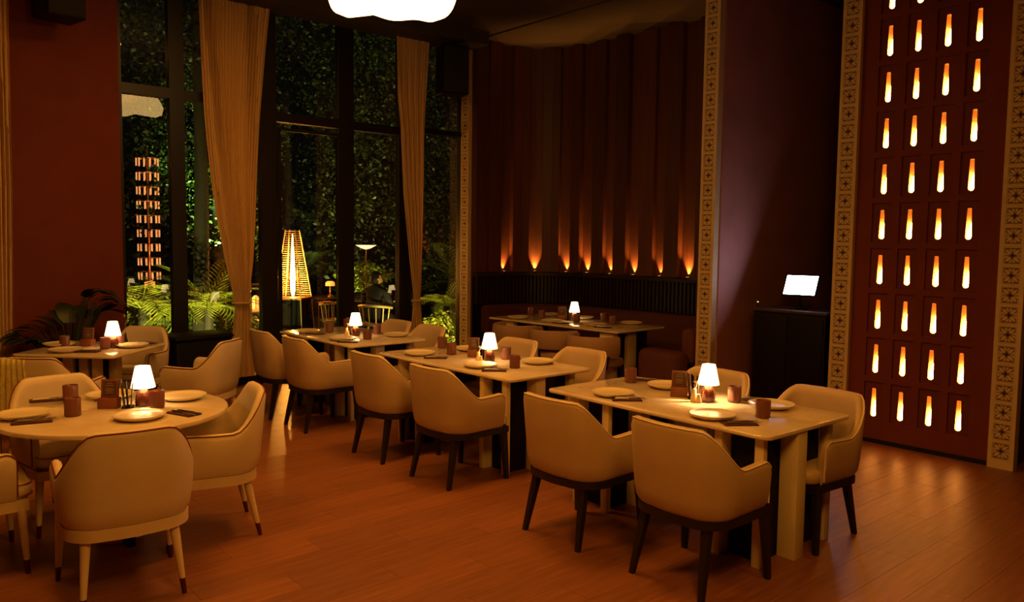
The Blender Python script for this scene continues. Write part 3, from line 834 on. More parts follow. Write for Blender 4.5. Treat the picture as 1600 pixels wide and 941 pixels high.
def mk_napkin():
    bm = bmesh.new()
    nx, ny = 10, 5
    for k, z in enumerate((0.0, 0.0045)):
        vs = [[bm.verts.new((-0.095 + 0.19*i/nx - 0.004*k, -0.045 + 0.09*j/ny + 0.003*k, z + 0.0035 + 0.0012*math.sin(i*1.3+j+k))) for j in range(ny+1)] for i in range(nx+1)]
        vb = [[bm.verts.new((-0.095 + 0.19*i/nx - 0.004*k, -0.045 + 0.09*j/ny + 0.003*k, z)) for j in range(ny+1)] for i in range(nx+1)]
        for i in range(nx):
            for j in range(ny):
                bm.faces.new((vs[i][j], vs[i+1][j], vs[i+1][j+1], vs[i][j+1])); bm.faces.new((vb[i][j+1], vb[i+1][j+1], vb[i+1][j], vb[i][j]))
        for i in range(nx):
            bm.faces.new((vb[i][0], vb[i+1][0], vs[i+1][0], vs[i][0])); bm.faces.new((vs[i][ny], vs[i+1][ny], vb[i+1][ny], vb[i][ny]))
        for j in range(ny):
            bm.faces.new((vs[0][j], vs[0][j+1], vb[0][j+1], vb[0][j])); bm.faces.new((vb[nx][j], vb[nx][j+1], vs[nx][j+1], vs[nx][j]))
    o = link_mesh('napkin', bm, M['napkin'], auto=60); return tag(o, '', 'napkin', 'folded plum napkins')
def mk_fork():
    bm = bmesh.new()
    add_tube(bm, [(-0.09, 0, 0.003), (-0.03, 0, 0.004), (0.03, 0, 0.006), (0.045, 0, 0.004)], [0.0055, 0.004, 0.003, 0.004], 6)
    add_box(bm, 0.043, 0.062, -0.010, 0.010, 0.002, 0.0045)
    for i in range(4): add_box(bm, 0.0615, 0.092, -0.010 + i*0.0056, -0.0068 + i*0.0056, 0.002, 0.0042)
    o = link_mesh('fork', bm, M['steel'], auto=50); return tag(o, '', 'fork', 'steel forks on the napkins')
def mk_knife():
    bm = bmesh.new()
    add_tube(bm, [(-0.10, 0, 0.004), (-0.06, 0, 0.0045), (-0.01, 0, 0.004)], [0.0055, 0.0055, 0.004], 6)
    add_prism(bm, [(-0.012, -0.004), (0.09, -0.004), (0.105, 0.002), (0.095, 0.007), (-0.012, 0.005)], 0.0025, 0.0045)
    o = link_mesh('knife', bm, M['steel'], auto=50); return tag(o, '', 'knife', 'steel knives on the napkins')
def mk_lamp():
    t = thing('table_lamp', '', 'lamp', group='small cordless table lamps')
    b = lathe('base', [(0.040, 0.0), (0.044, 0.004), (0.046, 0.03), (0.044, 0.06), (0.034, 0.085), (0.022, 0.105), (0.017, 0.125)], M['lamp_base'], t, 32)
    lathe('collar', [(0.019, 0.110), (0.019, 0.116)], M['brass'], b, 20)
    lathe('shade', [(0.068, 0.112), (0.0685, 0.1135), (0.042, 0.238), (0.040, 0.240), (0.0385, 0.238), (0.066, 0.113)], M['shade'], t, 40, close=False)
    lathe('bulb', [(0.004, 0.168), (0.012, 0.178), (0.013, 0.190), (0.008, 0.200), (0.003, 0.204)], M['shade'], t, 16)
    return t
def mk_stand():
    t = thing('menu_stand', '', 'menu stand', group='wooden menu stands')
    rr_slab('block', -0.055, 0.055, -0.035, 0.035, 0.0, 0.062, 0.003, M['walnut'], t, 0.002)
    bm = bmesh.new()
    add_box(bm, -0.050, 0.050, -0.006, 0.006, 0, 0.105, 0, 0.002)
    fr = link_mesh('frame', bm, M['walnut'], t); fr.location = (0, 0.012, 0.0625); fr.rotation_euler = (math.radians(-8), 0, 0)
    c = box('card', -0.038, 0.038, -0.0078, -0.0062, 0.012, 0.093, M['card'], fr)
    bm = bmesh.new()
    for z, w in ((0.078, 0.5), (0.066, 0.8), (0.048, 0.7), (0.040, 0.9), (0.032, 0.6), (0.022, 0.8)): add_box(bm, -0.030*w, 0.030*w, -0.0086, -0.0079, z, z+0.0035)
    link_mesh('print', bm, M['ink'], fr, smooth=False)
    return t
def mk_menus():
    t = thing('menu_cards', '', 'menus', group='dark menu cards propped by the lamps')
    for i, (x, tilt, hh) in enumerate(((-0.018, -6, 0.165), (0.0, -3, 0.155), (0.016, 5, 0.145))):
        c = box('card', -0.003, 0.003, -0.045, 0.045, 0.0, hh, M['card'] if i != 1 else M['ped_dark'], t, 0.001)
        c.location = (x, 0, 0.002); c.rotation_euler = (0, math.radians(tilt), 0)
    box('foot', -0.032, 0.032, -0.04, 0.04, 0.0, 0.008, M['ped_dark'], t)
    return t
def mk_holder():
    t = thing('condiment_holder', '', 'holder', group='small clear condiment holders by the lamps')
    lathe('jar', [(0.022, 0.0), (0.026, 0.004), (0.022, 0.03), (0.013, 0.06), (0.015, 0.075), (0.010, 0.085)], M['salt'], t, 16)
    j = lathe('jar', [(0.018, 0.0), (0.021, 0.004), (0.018, 0.022), (0.011, 0.045), (0.012, 0.055)], M['salt'], t, 16); j.location = (0.034, -0.022, 0)
    bm = bmesh.new(); add_tube(bm, [(0.004, 0.0, 0.085), (0.012, 0.006, 0.105), (0.006, 0.014, 0.12)], 0.003, 6)
    for q in range(5):
        a = q*1.26; add_box(bm, 0.006+0.012*math.cos(a)-0.006, 0.006+0.012*math.cos(a)+0.006, 0.014+0.012*math.sin(a)-0.004, 0.014+0.012*math.sin(a)+0.004, 0.112+0.004*q, 0.118+0.004*q)
    link_mesh('sprig', bm, M['salt'], t)
    return t
plate = proto(mk_plate); tumbler = proto(mk_tumbler); napkin = proto(mk_napkin); fork = proto(mk_fork); knife = proto(mk_knife)
lamp = proto(mk_lamp); stand = proto(mk_stand); menus = proto(mk_menus); holder = proto(mk_holder)
def setting(tn, where, p=None, c=None, n=None, nrz=0.0):
    if p: plate(p[0], p[1], TZ+0.0005, 0.3, 'cream plate at the %s place of the %s' % (where, tn))
    if c: tumbler(c[0], c[1], TZ+0.0005, 0.1, 'ribbed pink-brown tumbler at the %s place of the %s' % (where, tn))
    if n:
        napkin(n[0], n[1], TZ+0.0005, nrz, 'dark plum napkin at the %s place of the %s' % (where, tn))
        cz, sz = math.cos(nrz), math.sin(nrz)
        fork(n[0]-sz*0.018+cz*0.02, n[1]+cz*0.018+sz*0.02, TZ+0.0105, nrz+0.03, 'steel fork on the napkin at the %s place of the %s' % (where, tn))
        knife(n[0]+sz*0.018+cz*0.02, n[1]-cz*0.018+sz*0.02, TZ+0.0105, nrz-0.03, 'steel knife on the napkin at the %s place of the %s' % (where, tn))
UP = PI/2
def centre(tn, lx, ly, sx, sy, srz=0.3, hold=True, light=2.2, menu=True):
    lamp(lx, ly, TZ, 0, 'lit lamp with brown bottle base and cream shade on the %s' % tn)
    point_light('lamp_light', (lx, ly, TZ+0.148), light, (1.0, 0.56, 0.20), 0.016)
    if sx is not None: stand(sx, sy, TZ, srz, 'wooden stand with a small card on the %s' % tn)
    ax, ay = lx - sx, ly - sy
    if menu: menus(sx + ax*0.50, sy + ay*0.50, TZ, srz+0.2, 'dark menu cards propped between stand and lamp on the %s' % tn)
    if hold: holder(lx - 0.052, ly - 0.075, TZ, 0.4, 'small clear condiment holder at the foot of the lamp on the %s' % tn)
T4 = 'front table'
setting(T4, 'near left', (-3.46, 3.90), None, (-3.30, 3.855), 0.85)
setting(T4, 'far left', (-3.42, 4.42), (-3.71, 4.37), (-3.68, 4.52), 0.4)
setting(T4, 'near right', (-2.66, 3.86), (-2.475, 4.10), (-2.46, 3.84), 0.95)
setting(T4, 'far right', (-2.60, 4.40), (-2.835, 4.355), (-2.80, 4.50), 0.4)
centre(T4, -2.955, 4.24, -3.175, 4.23, 0.62, True, 20)
T3 = 'middle table'
setting(T3, 'near left', (-5.76, 3.93), (-5.60, 4.16), (-5.50, 3.92), 0.85)
setting(T3, 'far left', (-5.72, 4.47), (-6.0, 4.35), None)
setting(T3, 'near right', (-4.90, 3.93), (-4.70, 4.12), (-4.69, 3.90), 0.9)
setting(T3, 'far right', (-4.78, 4.44), (-5.10, 4.37), (-5.02, 4.50), 0.3)
centre(T3, -5.08, 4.17, -5.38, 4.24, 0.9, True, 3.6)
T2 = 'patio-door table'
setting(T2, 'near left', (-7.84, 3.90), (-7.74, 4.11), (-7.66, 3.90), 0.8)
setting(T2, 'far left', None, (-8.0, 4.47), None)
setting(T2, 'near right', (-7.03, 3.88), (-6.95, 4.11), (-6.86, 3.84), 0.8)
setting(T2, 'far right', (-7.02, 4.50), (-7.31, 4.44), (-7.20, 4.52), 0.3)
centre(T2, -7.29, 4.17, -7.52, 4.24, 0.9, True, 2.6)
T5 = 'alcove table'
setting(T5, 'near left', (-7.74, 6.83), None, None)
setting(T5, 'far left', (-7.80, 7.45), (-7.60, 7.13), None)
setting(T5, 'near middle', (-7.13, 6.86), (-6.93, 7.10), (-6.96, 6.85), 0.5)
setting(T5, 'far middle', (-7.20, 7.50), (-6.84, 7.50), None)
setting(T5, 'near right', (-6.50, 6.98), (-6.50, 7.30), (-6.33, 6.93), 0.5)
setting(T5, 'far right', (-6.38, 7.50), (-8.0, 7.30), None)
centre(T5, -7.09, 7.22, -7.30, 7.20, 0.7, False, 1.2)
T0 = 'round table'
setting(T0, 'near left', (-5.05, 0.80), (-4.93, 1.02), (-4.885, 0.815), 1.35)
setting(T0, 'near right', (-4.63, 1.29), (-4.87, 1.455), (-4.60, 1.52), 0.35)
setting(T0, 'far right', (-5.04, 1.66), None, None)
setting(T0, 'far left', (-5.36, 1.32), (-5.36, 1.10), (-5.48, 1.00), 1.4)
centre(T0, -4.98, 1.41, -5.035, 1.235, 0.95, False, 3.2, False)
menus(-4.985, 1.325, TZ, 1.25, 'dark menu cards leaning beside the brown lamp base on the round table')
T1 = 'square table'
setting(T1, 'near left', (-7.72, 1.56), (-8.06, 1.62), (-7.585, 1.70), 0.9)
setting(T1, 'right', (-7.71, 2.10), (-7.72, 1.875), (-7.90, 2.27), 0.7)
setting(T1, 'far left', (-8.17, 1.60), (-7.86, 2.03), None)
centre(T1, -7.76, 1.95, -8.02, 1.80, 0.80, False, 1.8, False)
t = thing('bud_vase', 'tiny dark bud vase with one yellow-green sprig on the square table', 'vase', (-7.93, 2.10, TZ))
lathe('vase', [(0.018, 0.0), (0.022, 0.03), (0.012, 0.07), (0.009, 0.11)], M['pot'], t, 14)
bm = bmesh.new(); add_tube(bm, [(0, 0, 0.11), (0.003, 0.002, 0.2)], 0.002, 5)
for z, a in ((0.19, 0.3), (0.21, 2.2), (0.23, 1.0), (0.25, 3.0)):
    c_, s_ = math.cos(a), math.sin(a)
    vs = [bm.verts.new(p) for p in ((0, 0, z), (0.03*c_-0.012*s_, 0.03*s_+0.012*c_, z+0.02), (0.06*c_, 0.06*s_, z+0.035), (0.03*c_+0.012*s_, 0.03*s_-0.012*c_, z+0.02))]
    bm.faces.new(vs)
link_mesh('sprig', bm, M['leaf_bright'], t)

# ---------------------------------------------------------------- room furniture and fittings
# banquette following the alcove wall and turning forward at the right end
bq = thing('banquette', 'dark red banquette curving round the back of the alcove', 'sofa')
inner = [(-8.99+0.10, 7.10)]
def strip_prism(name, s0, s1, o0, o1, z0, z1, m, rnd=0.03):
    bm = bmesh.new(); n = 40; rows = []
    for i in range(n+1):
        s = s0 + (s1-s0)*i/n
        prof = [(o0, z0), (o1, z0), (o1, z1-rnd), (o1-rnd*0.35, z1-rnd*0.3), (o1-rnd, z1), (o0+rnd, z1), (o0, z1-rnd*0.5)]
        rows.append([bm.verts.new((*on_plan(s, o), z)) for o, z in prof])
    K = len(rows[0])
    for a, b in zip(rows[:-1], rows[1:]):
        for k in range(K): bm.faces.new((a[k], b[k], b[(k+1) % K], a[(k+1) % K]))
    bm.faces.new(rows[0][::-1]); bm.faces.new(rows[-1])
    return link_mesh(name, bm, m, bq, auto=60)
strip_prism('seat', 0.15, acc[-1]-0.02, 0.13, 0.55, 0.30, 0.45, M['banquette'], 0.05)
strip_prism('plinth', 0.15, acc[-1]-0.02, 0.13, 0.48, 0.0, 0.30, M['ped_dark'], 0.005)
strip_prism('backrest', 0.10, acc[-1]-0.02, 0.09, 0.26, 0.45, 0.835, M['banquette'], 0.06)
rr_slab('end_seat', -5.62, -5.20, 6.95, 8.0, 0.0, 0.45, 0.12, M['banquette'], bq, 0.04)
rr_slab('end_arm', -5.66, -5.08, 6.70, 7.0, 0.0, 0.60, 0.14, M['banquette'], bq, 0.06)
rr_slab('end_backrest', -5.22, -5.06, 6.95, 8.1, 0.45, 0.84, 0.05, M['banquette'], bq, 0.04)

# loudspeakers
def speaker(name, label, x0, x1, y0, y1, z0, z1, tilt):
    t = thing(name, label, 'loudspeaker', ((x0+x1)/2, (y0+y1)/2, z0), tilt)
    w, d, h = y1-y0, x1-x0, z1-z0
    rr_slab('cabinet', -d/2, d/2, -w/2, w/2, 0, h, 0.02, M['black'], t, 0.01)
    b = box('grille', d/2+0.001, d/2+0.010, -w/2+0.015, w/2-0.015, 0.02, h-0.02, M['black_mesh'], t, 0.003)
    tube('bracket', [(0, 0, h), (0, 0, 4.44-z0)] if 4.44-z0-h > 0.02 else [(-0.05, 0, h-0.1), (-0.3, 0, h-0.1)], 0.02, M['black'], t)
    return t
speaker('loudspeaker', 'black loudspeaker hung from the ceiling at the right of the windows', -8.95, -8.62, 6.33, 6.70, 3.72, 4.36, -0.3)
speaker('loudspeaker', 'black loudspeaker high on the red pier, cut by the top edge', -8.95, -8.60, 1.62, 1.98, 3.84, 4.40, 0.2)

# dark cabinet by the window
t = thing('side_cabinet', 'low black cabinet with sloping top edge behind the square table', 'cabinet', (-8.70, 3.02, 0), math.radians(8))
rr_slab('body', -0.22, 0.22, -0.33, 0.30, 0.0, 0.66, 0.03, M['black'], t, 0.004)
rr_slab('top', -0.24, 0.24, -0.35, 0.32, 0.661, 0.72, 0.03, M['black'], t, 0.025)

# host stand with tablet
t = thing('host_stand', 'dark service stand in the corridor opening under the lit screen', 'stand', (-4.22, 7.65, 0))
rr_slab('body', -0.40, 0.40, -0.25, 0.25, 0, 1.06, 0.01, M['ped_dark'], t, 0.004)
rr_slab('top', -0.42, 0.42, -0.27, 0.27, 1.061, 1.09, 0.01, M['dark_wall'], t, 0.004)
box('door', -0.38, -0.01, -0.262, -0.2505, 0.08, 1.02, M['ped_dark'], t, 0.003)
box('door', 0.01, 0.38, -0.262, -0.2505, 0.08, 1.02, M['ped_dark'], t, 0.003)
lathe('indicator', [(0.006, 1.15), (0.006, 1.158)], M['led_green'], t, 10, cx=-0.36, cy=-0.24)
tube('indicator_stem', [(-0.36, -0.24, 1.09), (-0.36, -0.24, 1.15)], 0.004, M['black'], t)
tt = thing('tablet', 'white-lit tablet screen tilted back on the dark service stand', 'tablet', (-4.215, 7.58, 1.225), 0)
ta = math.radians(-30)
sc = rr_slab('case', -0.175, 0.175, -0.014, 0.0, 0.0, 0.250, 0.002, M['black'], tt, 0.003)
sc.rotation_euler = (ta, 0, math.radians(10))
b = box('screen', -0.160, 0.160, -0.0158, -0.0142, 0.015, 0.235, M['screen'], sc)
tube('foot', [(0, 0.02, 0.03), (0, 0.06, -0.13)], 0.012, M['black'], tt)
lathe('base', [(0.07, -0.135), (0.07, -0.125), (0.02, -0.12)], M['black'], tt, 20, cx=0, cy=0.06)

# pendant lamp: a wavy pebble-shaped glowing shade
def pendant(label, x, y, z, R):
    t = thing('pendant_lamp', label, 'lamp', (x, y, z), 0.4)
    bm = bmesh.new(); n = 64
    def rad(a): return R * (1 + 0.08*math.sin(2*a+0.5) + 0.05*math.sin(3*a+1.2))
    def wav(a): return 0.035*math.sin(3*a+0.8) + 0.025*math.sin(5*a)
    prof = [(0.05, 0.30, 0), (0.55, 0.27, 0.3), (0.88, 0.17, 0.6), (1.0, 0.06, 1), (0.97, 0.01, 1), (0.80, -0.03, 0.9), (0.45, -0.05, 0.4), (0.05, -0.055, 0)]
    rings = []
    for f, zz, wv in prof:
        rings.append([bm.verts.new((rad(2*PI*i/n)*f*math.cos(2*PI*i/n), rad(2*PI*i/n)*f*math.sin(2*PI*i/n), zz + wav(2*PI*i/n)*wv)) for i in range(n)])
    for a, b in zip(rings[:-1], rings[1:]):
        for i in range(n): bm.faces.new((a[i], a[(i+1) % n], b[(i+1) % n], b[i]))
    bm.faces.new(rings[0][::-1]); bm.faces.new(rings[-1])
    link_mesh('shade', bm, M['pendant'], t, auto=80)
    tube('cord', [(0, 0, 0.29), (0, 0, CZ-z-0.02)], 0.006, M['black'], t)
    lathe('canopy', [(0.06, CZ-z-0.03), (0.06, CZ-z-0.001)], M['black'], t, 20)
    return t
pendant('large glowing pebble-shaped pendant at the top edge of the picture', -5.62, 3.56, 3.66, 0.48)

# dark indoor plant by the pier
def blade(bm, base, direction, L, W, bend, mi=0, n=5):
    d = Vector(direction).normalized(); side = d.cross(Vector((0, 0, 1)));
    side = side.normalized() if side.length > 1e-3 else Vector((1, 0, 0))
    p = Vector(base); L_ = []; R_ = []
    for i in range(n+1):
        t = i/n; w = W*math.sin(PI*min(1, 0.12+0.88*t))**0.8 if i < n else 0.002
        L_.append(bm.verts.new(p + side*w + Vector((0, 0, 0.15*w)))); R_.append(bm.verts.new(p - side*w + Vector((0, 0, 0.15*w))))
        d = (d + Vector((0, 0, -bend))).normalized(); p = p + d*(L/n)
    for i in range(n): bm.faces.new((L_[i], L_[i+1], R_[i+1], R_[i])).material_index = mi
pl = thing('potted_plant', 'dark broad-leaved potted plant against the red pier', 'plant', (-8.80, 1.80, 0))
lathe('pot', [(0.15, 0.0), (0.19, 0.03), (0.22, 0.42), (0.205, 0.43), (0.195, 0.38)], M['pot'], pl, 28)
lathe('soil', [(0.195, 0.37), (0.1, 0.39)], M['soil'], pl, 20)
random.seed(11)
for i in range(44):
    a = i*2.4; el = 0.25 + 0.75*((i*0.618) % 1)
    bm = bmesh.new(); r0 = 0.05
    stem_top = Vector((math.cos(a)*0.08*(1.3-el)*1.3, math.sin(a)*0.34*(1.3-el)*1.3 + 0.12*el, 0.45 + 0.72*el))
    add_tube(bm, [(0.03*math.cos(a), 0.03*math.sin(a), 0.38), tuple(stem_top*0.6 + Vector((0, 0, 0.16))), tuple(stem_top)], 0.006, 5)
    blade(bm, stem_top, (0.35*math.cos(a)+0.1, math.sin(a)+0.15, 0.7), random.uniform(0.24, 0.34), random.uniform(0.07, 0.10), 0.26)
    link_mesh('leaf', bm, M['leaf_house'], pl)

# ---------------------------------------------------------------- terrace and garden beyond the glass
struct(box('floor_terrace', -24, XW-0.06, -6, 16, -0.12, -0.03, M['terrace']))
def foliage_mesh(n, rx, ry, rz, size, seed, hollow=0.55, flat=0.0):
    random.seed(seed); vs = []; fs = []
    for _ in range(n):
        while True:
            p = Vector((random.uniform(-1, 1), random.uniform(-1, 1), random.uniform(-1, 1)))
            if hollow < p.length < 1: break
        lump = 1 + 0.18*math.sin(5*p.x+seed) * math.cos(4*p.y+2*seed) + 0.12*math.sin(7*p.z)
        c = Vector((p.x*rx*lump, p.y*ry*lump, p.z*rz*lump))
        d = Vector((random.gauss(0, 1), random.gauss(0, 1), random.gauss(-0.2, 0.8))).normalized()
        s = d.cross(Vector((random.gauss(0, 1), random.gauss(0, 1), random.gauss(0, 1)))).normalized()
        L = size*random.uniform(0.35, 1.15); w = L*random.uniform(0.22, 0.36); k = len(vs)
        vs += [c, c + d*L*0.5 + s*w, c + d*L, c + d*L*0.5 - s*w]; fs.append((k, k+1, k+2, k+3))
    me = bpy.data.meshes.new('foliage'); me.from_pydata([tuple(v) for v in vs], [], fs); return me
def tree(name, label, x, y, h, rx, rz, m, n, size, seed, cat='tree', group=None, ry=None):
    t = thing(name, label, cat, (x, y, -0.03), 0, group)
    me = foliage_mesh(n, rx, ry or rx, rz, size, seed); me.materials.append(M[m])
    o = bpy.data.objects.new('foliage', me); o.parent = t; o.location = (0, 0, h); COL.objects.link(o); o['kind'] = 'stuff'
    if cat == 'tree':
        tube('trunk', [(0, 0, 0), (0.05, 0.03, h*0.5), (0, 0, h)], [0.13, 0.10, 0.05], M['bark'], t, 10)
    else:
        tube('stem', [(0, 0, 0), (0.0, 0.0, h)], [0.03, 0.015], M['bark'], t, 6)
    return t
G1 = 'trees and hedges of the night garden'
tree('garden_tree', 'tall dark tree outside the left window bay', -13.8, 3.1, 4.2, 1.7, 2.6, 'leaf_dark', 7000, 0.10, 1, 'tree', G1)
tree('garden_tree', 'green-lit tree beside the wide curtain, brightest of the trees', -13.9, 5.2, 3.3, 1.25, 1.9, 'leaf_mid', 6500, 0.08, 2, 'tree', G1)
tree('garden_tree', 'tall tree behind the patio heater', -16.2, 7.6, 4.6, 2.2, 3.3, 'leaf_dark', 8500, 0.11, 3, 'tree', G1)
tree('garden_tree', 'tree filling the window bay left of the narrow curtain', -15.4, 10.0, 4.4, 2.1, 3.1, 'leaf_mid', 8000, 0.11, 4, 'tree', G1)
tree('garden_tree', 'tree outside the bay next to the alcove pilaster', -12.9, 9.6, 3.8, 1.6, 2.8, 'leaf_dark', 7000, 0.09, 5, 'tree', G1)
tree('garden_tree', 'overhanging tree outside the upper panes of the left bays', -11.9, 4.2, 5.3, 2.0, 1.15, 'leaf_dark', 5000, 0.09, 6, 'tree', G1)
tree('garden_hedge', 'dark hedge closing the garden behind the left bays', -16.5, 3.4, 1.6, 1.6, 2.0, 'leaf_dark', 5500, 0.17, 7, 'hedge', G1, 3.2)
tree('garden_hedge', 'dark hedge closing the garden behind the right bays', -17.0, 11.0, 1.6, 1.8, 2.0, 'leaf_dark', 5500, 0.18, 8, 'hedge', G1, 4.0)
G2 = 'lit shrubs near the glass'
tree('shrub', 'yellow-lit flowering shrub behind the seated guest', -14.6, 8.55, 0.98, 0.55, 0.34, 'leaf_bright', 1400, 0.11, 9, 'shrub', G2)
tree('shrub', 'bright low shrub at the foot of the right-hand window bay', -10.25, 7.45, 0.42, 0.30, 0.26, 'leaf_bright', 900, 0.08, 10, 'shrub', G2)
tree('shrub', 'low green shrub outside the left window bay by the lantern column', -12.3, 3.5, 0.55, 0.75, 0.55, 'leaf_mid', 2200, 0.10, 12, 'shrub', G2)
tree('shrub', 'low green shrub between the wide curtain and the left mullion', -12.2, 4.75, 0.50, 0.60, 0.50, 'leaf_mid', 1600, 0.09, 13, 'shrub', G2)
def palm(label, x, y, h, L, n, m, seed, spread=1.0):
    random.seed(seed)
    t = thing('palm', label, 'palm', (x, y, -0.03), 0, 'small palms in the garden')
    tube('trunk', [(0, 0, 0), (0.02, 0, h)], [0.07, 0.05], M['bark'], t, 8)
    for i in range(n):
        a = i*2.399 + random.uniform(-0.2, 0.2); el = random.uniform(0.35, 1.25)
        d = Vector((math.cos(a)*math.cos(el), math.sin(a)*math.cos(el), math.sin(el))); p = Vector((0, 0, h)); bm = bmesh.new(); pts = []
        K = 16
        for k in range(K+1):
            pts.append(p.copy()); d = (d + Vector((0, 0, -0.085*spread))).normalized(); p = p + d*(L/K)
        add_tube(bm, [tuple(q) for q in pts], [0.009*(1-0.8*k/K) + 0.001 for k in range(K+1)], 4)
        for k in range(2, K):
            dd = (pts[k+1]-pts[k]).normalized(); side = dd.cross(Vector((0, 0, 1))).normalized(); ll = 0.34*L*math.sin(PI*(0.15+0.8*k/K))**0.7
            for s_ in (1, -1):
                q = pts[k]; tip = q + (side*s_*0.85 + dd*0.75 + Vector((0, 0, -0.18))).normalized()*ll
                mid = q.lerp(tip, 0.5) + dd*0.012
                v = [bm.verts.new(q), bm.verts.new(mid + dd*0.008), bm.verts.new(tip), bm.verts.new(mid - dd*0.02)]
                bm.faces.new(v)
        link_mesh('frond', bm, M[m], t, smooth=False)
    return t
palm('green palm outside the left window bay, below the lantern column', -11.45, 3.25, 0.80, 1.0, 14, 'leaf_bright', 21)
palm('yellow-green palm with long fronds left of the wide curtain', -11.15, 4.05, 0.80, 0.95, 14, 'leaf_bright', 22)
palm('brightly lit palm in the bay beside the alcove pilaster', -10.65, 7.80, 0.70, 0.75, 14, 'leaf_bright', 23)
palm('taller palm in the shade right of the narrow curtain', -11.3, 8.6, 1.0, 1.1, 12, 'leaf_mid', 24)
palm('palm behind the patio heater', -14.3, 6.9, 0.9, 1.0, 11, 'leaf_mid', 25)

# patio heater: glass pyramid with a flame on a dark flared body
ph = thing('patio_heater', 'pyramid patio heater with a tall flame, seen through the door', 'patio heater', (-12.15, 5.79, -0.03), math.radians(41))
def frustum(bm, s0, z0, s1, z1, mi=0, cap=True):
    a = [bm.verts.new((x*s0, y*s0, z0)) for x, y in ((1, 1), (-1, 1), (-1, -1), (1, -1))]; b = [bm.verts.new((x*s1, y*s1, z1)) for x, y in ((1, 1), (-1, 1), (-1, -1), (1, -1))]
    for i in range(4): bm.faces.new((a[i], a[(i+1) % 4], b[(i+1) % 4], b[i])).material_index = mi
    if cap: bm.faces.new(a[::-1]); bm.faces.new(b)
bm = bmesh.new(); frustum(bm, 0.26, 0.06, 0.225, 0.80); link_mesh('body', bm, M['black'], ph, smooth=False)
bm = bmesh.new(); frustum(bm, 0.24, 0.80, 0.24, 0.83); link_mesh('tray', bm, M['copper'], ph, smooth=False)
for x, y in ((1, 1), (-1, 1), (-1, -1), (1, -1)):
    tube('leg', [(x*0.27, y*0.27, 0.0), (x*0.225, y*0.225, 0.83), (x*0.085, y*0.085, 1.93)], 0.010, M['heater_mesh'], ph, 6)
bm = bmesh.new(); add_lathe(bm, [(0.055, 0.84), (0.060, 1.0), (0.052, 1.9)], 20, close=False); link_mesh('glass_tube', bm, M['heater_glass'], ph)
bm = bmesh.new(); add_lathe(bm, [(0.012, 0.84), (0.034, 0.95), (0.036, 1.15), (0.026, 1.45), (0.013, 1.7), (0.003, 1.86)], 14, rmod=lambda a, z: 1+0.15*math.sin(2*a+6*z)); link_mesh('flame', bm, M['flame'], ph)
bm = bmesh.new(); frustum(bm, 0.095, 1.93, 0.085, 1.99); frustum(bm, 0.17, 1.99, 0.16, 2.01); link_mesh('cap', bm, M['black'], ph, smooth=False)
bm = bmesh.new()
for i in range(30):
    z = 0.86 + i*0.036; s_ = 0.222 - (0.222-0.088)*(z-0.83)/1.10
    for (ax, ay), (bx_, by) in (((1, 1), (-1, 1)), ((-1, 1), (-1, -1)), ((-1, -1), (1, -1)), ((1, -1), (1, 1))):
        add_tube(bm, [(ax*s_, ay*s_, z), (bx_*s_, by*s_, z)], 0.0035, 4)
o = link_mesh('guard', bm, M['heater_mesh'], ph); o['kind'] = 'stuff'
point_light('flame_light', (-12.15, 5.79, 1.25), 260, (1.0, 0.46, 0.10), 0.05)

# column of copper tubes, lit, by the left bay
lc = thing('lantern_column', 'tall outdoor column of copper tube rings glowing among the leaves', 'lantern', (-12.78, 3.75, -0.03))
tube('pole', [(0, 0, 0), (0, 0, 3.15)], 0.014, M['copper'], lc)
for i in range(9):
    z = 2.92 - i*0.215; bm = bmesh.new()
    add_tube(bm, [(0.155*math.cos(a), 0.155*math.sin(a), z+0.055) for a in [2*PI*k/24 for k in range(24)]], 0.007, 6, 0, True)
    add_tube(bm, [(-0.155, 0, z+0.055), (0.155, 0, z+0.055)], 0.005, 5); add_tube(bm, [(0, -0.155, z+0.055), (0, 0.155, z+0.055)], 0.005, 5)
    rg = link_mesh('ring', bm, M['copper'], lc)
    for k in range(12):
        a = 2*PI*k/12
        tube('tube', [(0.155*math.cos(a), 0.155*math.sin(a), z+0.05), (0.155*math.cos(a), 0.155*math.sin(a), z-0.06)], 0.011, M['copper_tube'], rg, 6)
lathe('bottom_lamp', [(0.07, 1.0), (0.075, 1.02), (0.075, 1.10), (0.04, 1.12)], M['small_glow'], lc, 20)

# outdoor table lamps and furniture
t = thing('dish_lamp', 'outdoor dish lamp on a slim stem behind the seated guest', 'lamp', (-13.15, 7.75, 0.74))
lathe('base', [(0.07, 0.0), (0.07, 0.015), (0.02, 0.03)], M['copper'], t, 20)
tube('stem', [(0, 0, 0.02), (0, 0, 0.86)], 0.014, M['copper'], t)
lathe('dish', [(0.02, 0.83), (0.09, 0.85), (0.19, 0.905), (0.20, 0.91), (0.17, 0.905), (0.08, 0.875), (0.02, 0.87)], M['dish'], t, 32)
point_light('dish_light', (-13.15, 7.75, 1.72), 2.0, (1.0, 0.6, 0.3), 0.05)
def outdoor_table(label, x, y, rz):
    t = thing('terrace_table', label, 'table', (x, y, -0.03), rz, 'terrace tables')
    rr_slab('tabletop', -0.4, 0.4, -0.4, 0.4, 0.74, 0.768, 0.03, M['ped_dark'], t)
    tube('post', [(0, 0, 0.02), (0, 0, 0.745)], 0.03, M['black'], t); lathe('foot', [(0.22, 0.0), (0.22, 0.015), (0.03, 0.03)], M['black'], t, 24)
    return t
outdoor_table('terrace table carrying the dish lamp', -13.15, 7.75, 0.3)
outdoor_table('terrace table in front of the seated guest', -11.75, 7.05, 0.3)
outdoor_table('terrace table carrying the small mushroom lamp', -12.65, 6.75, 0.1)
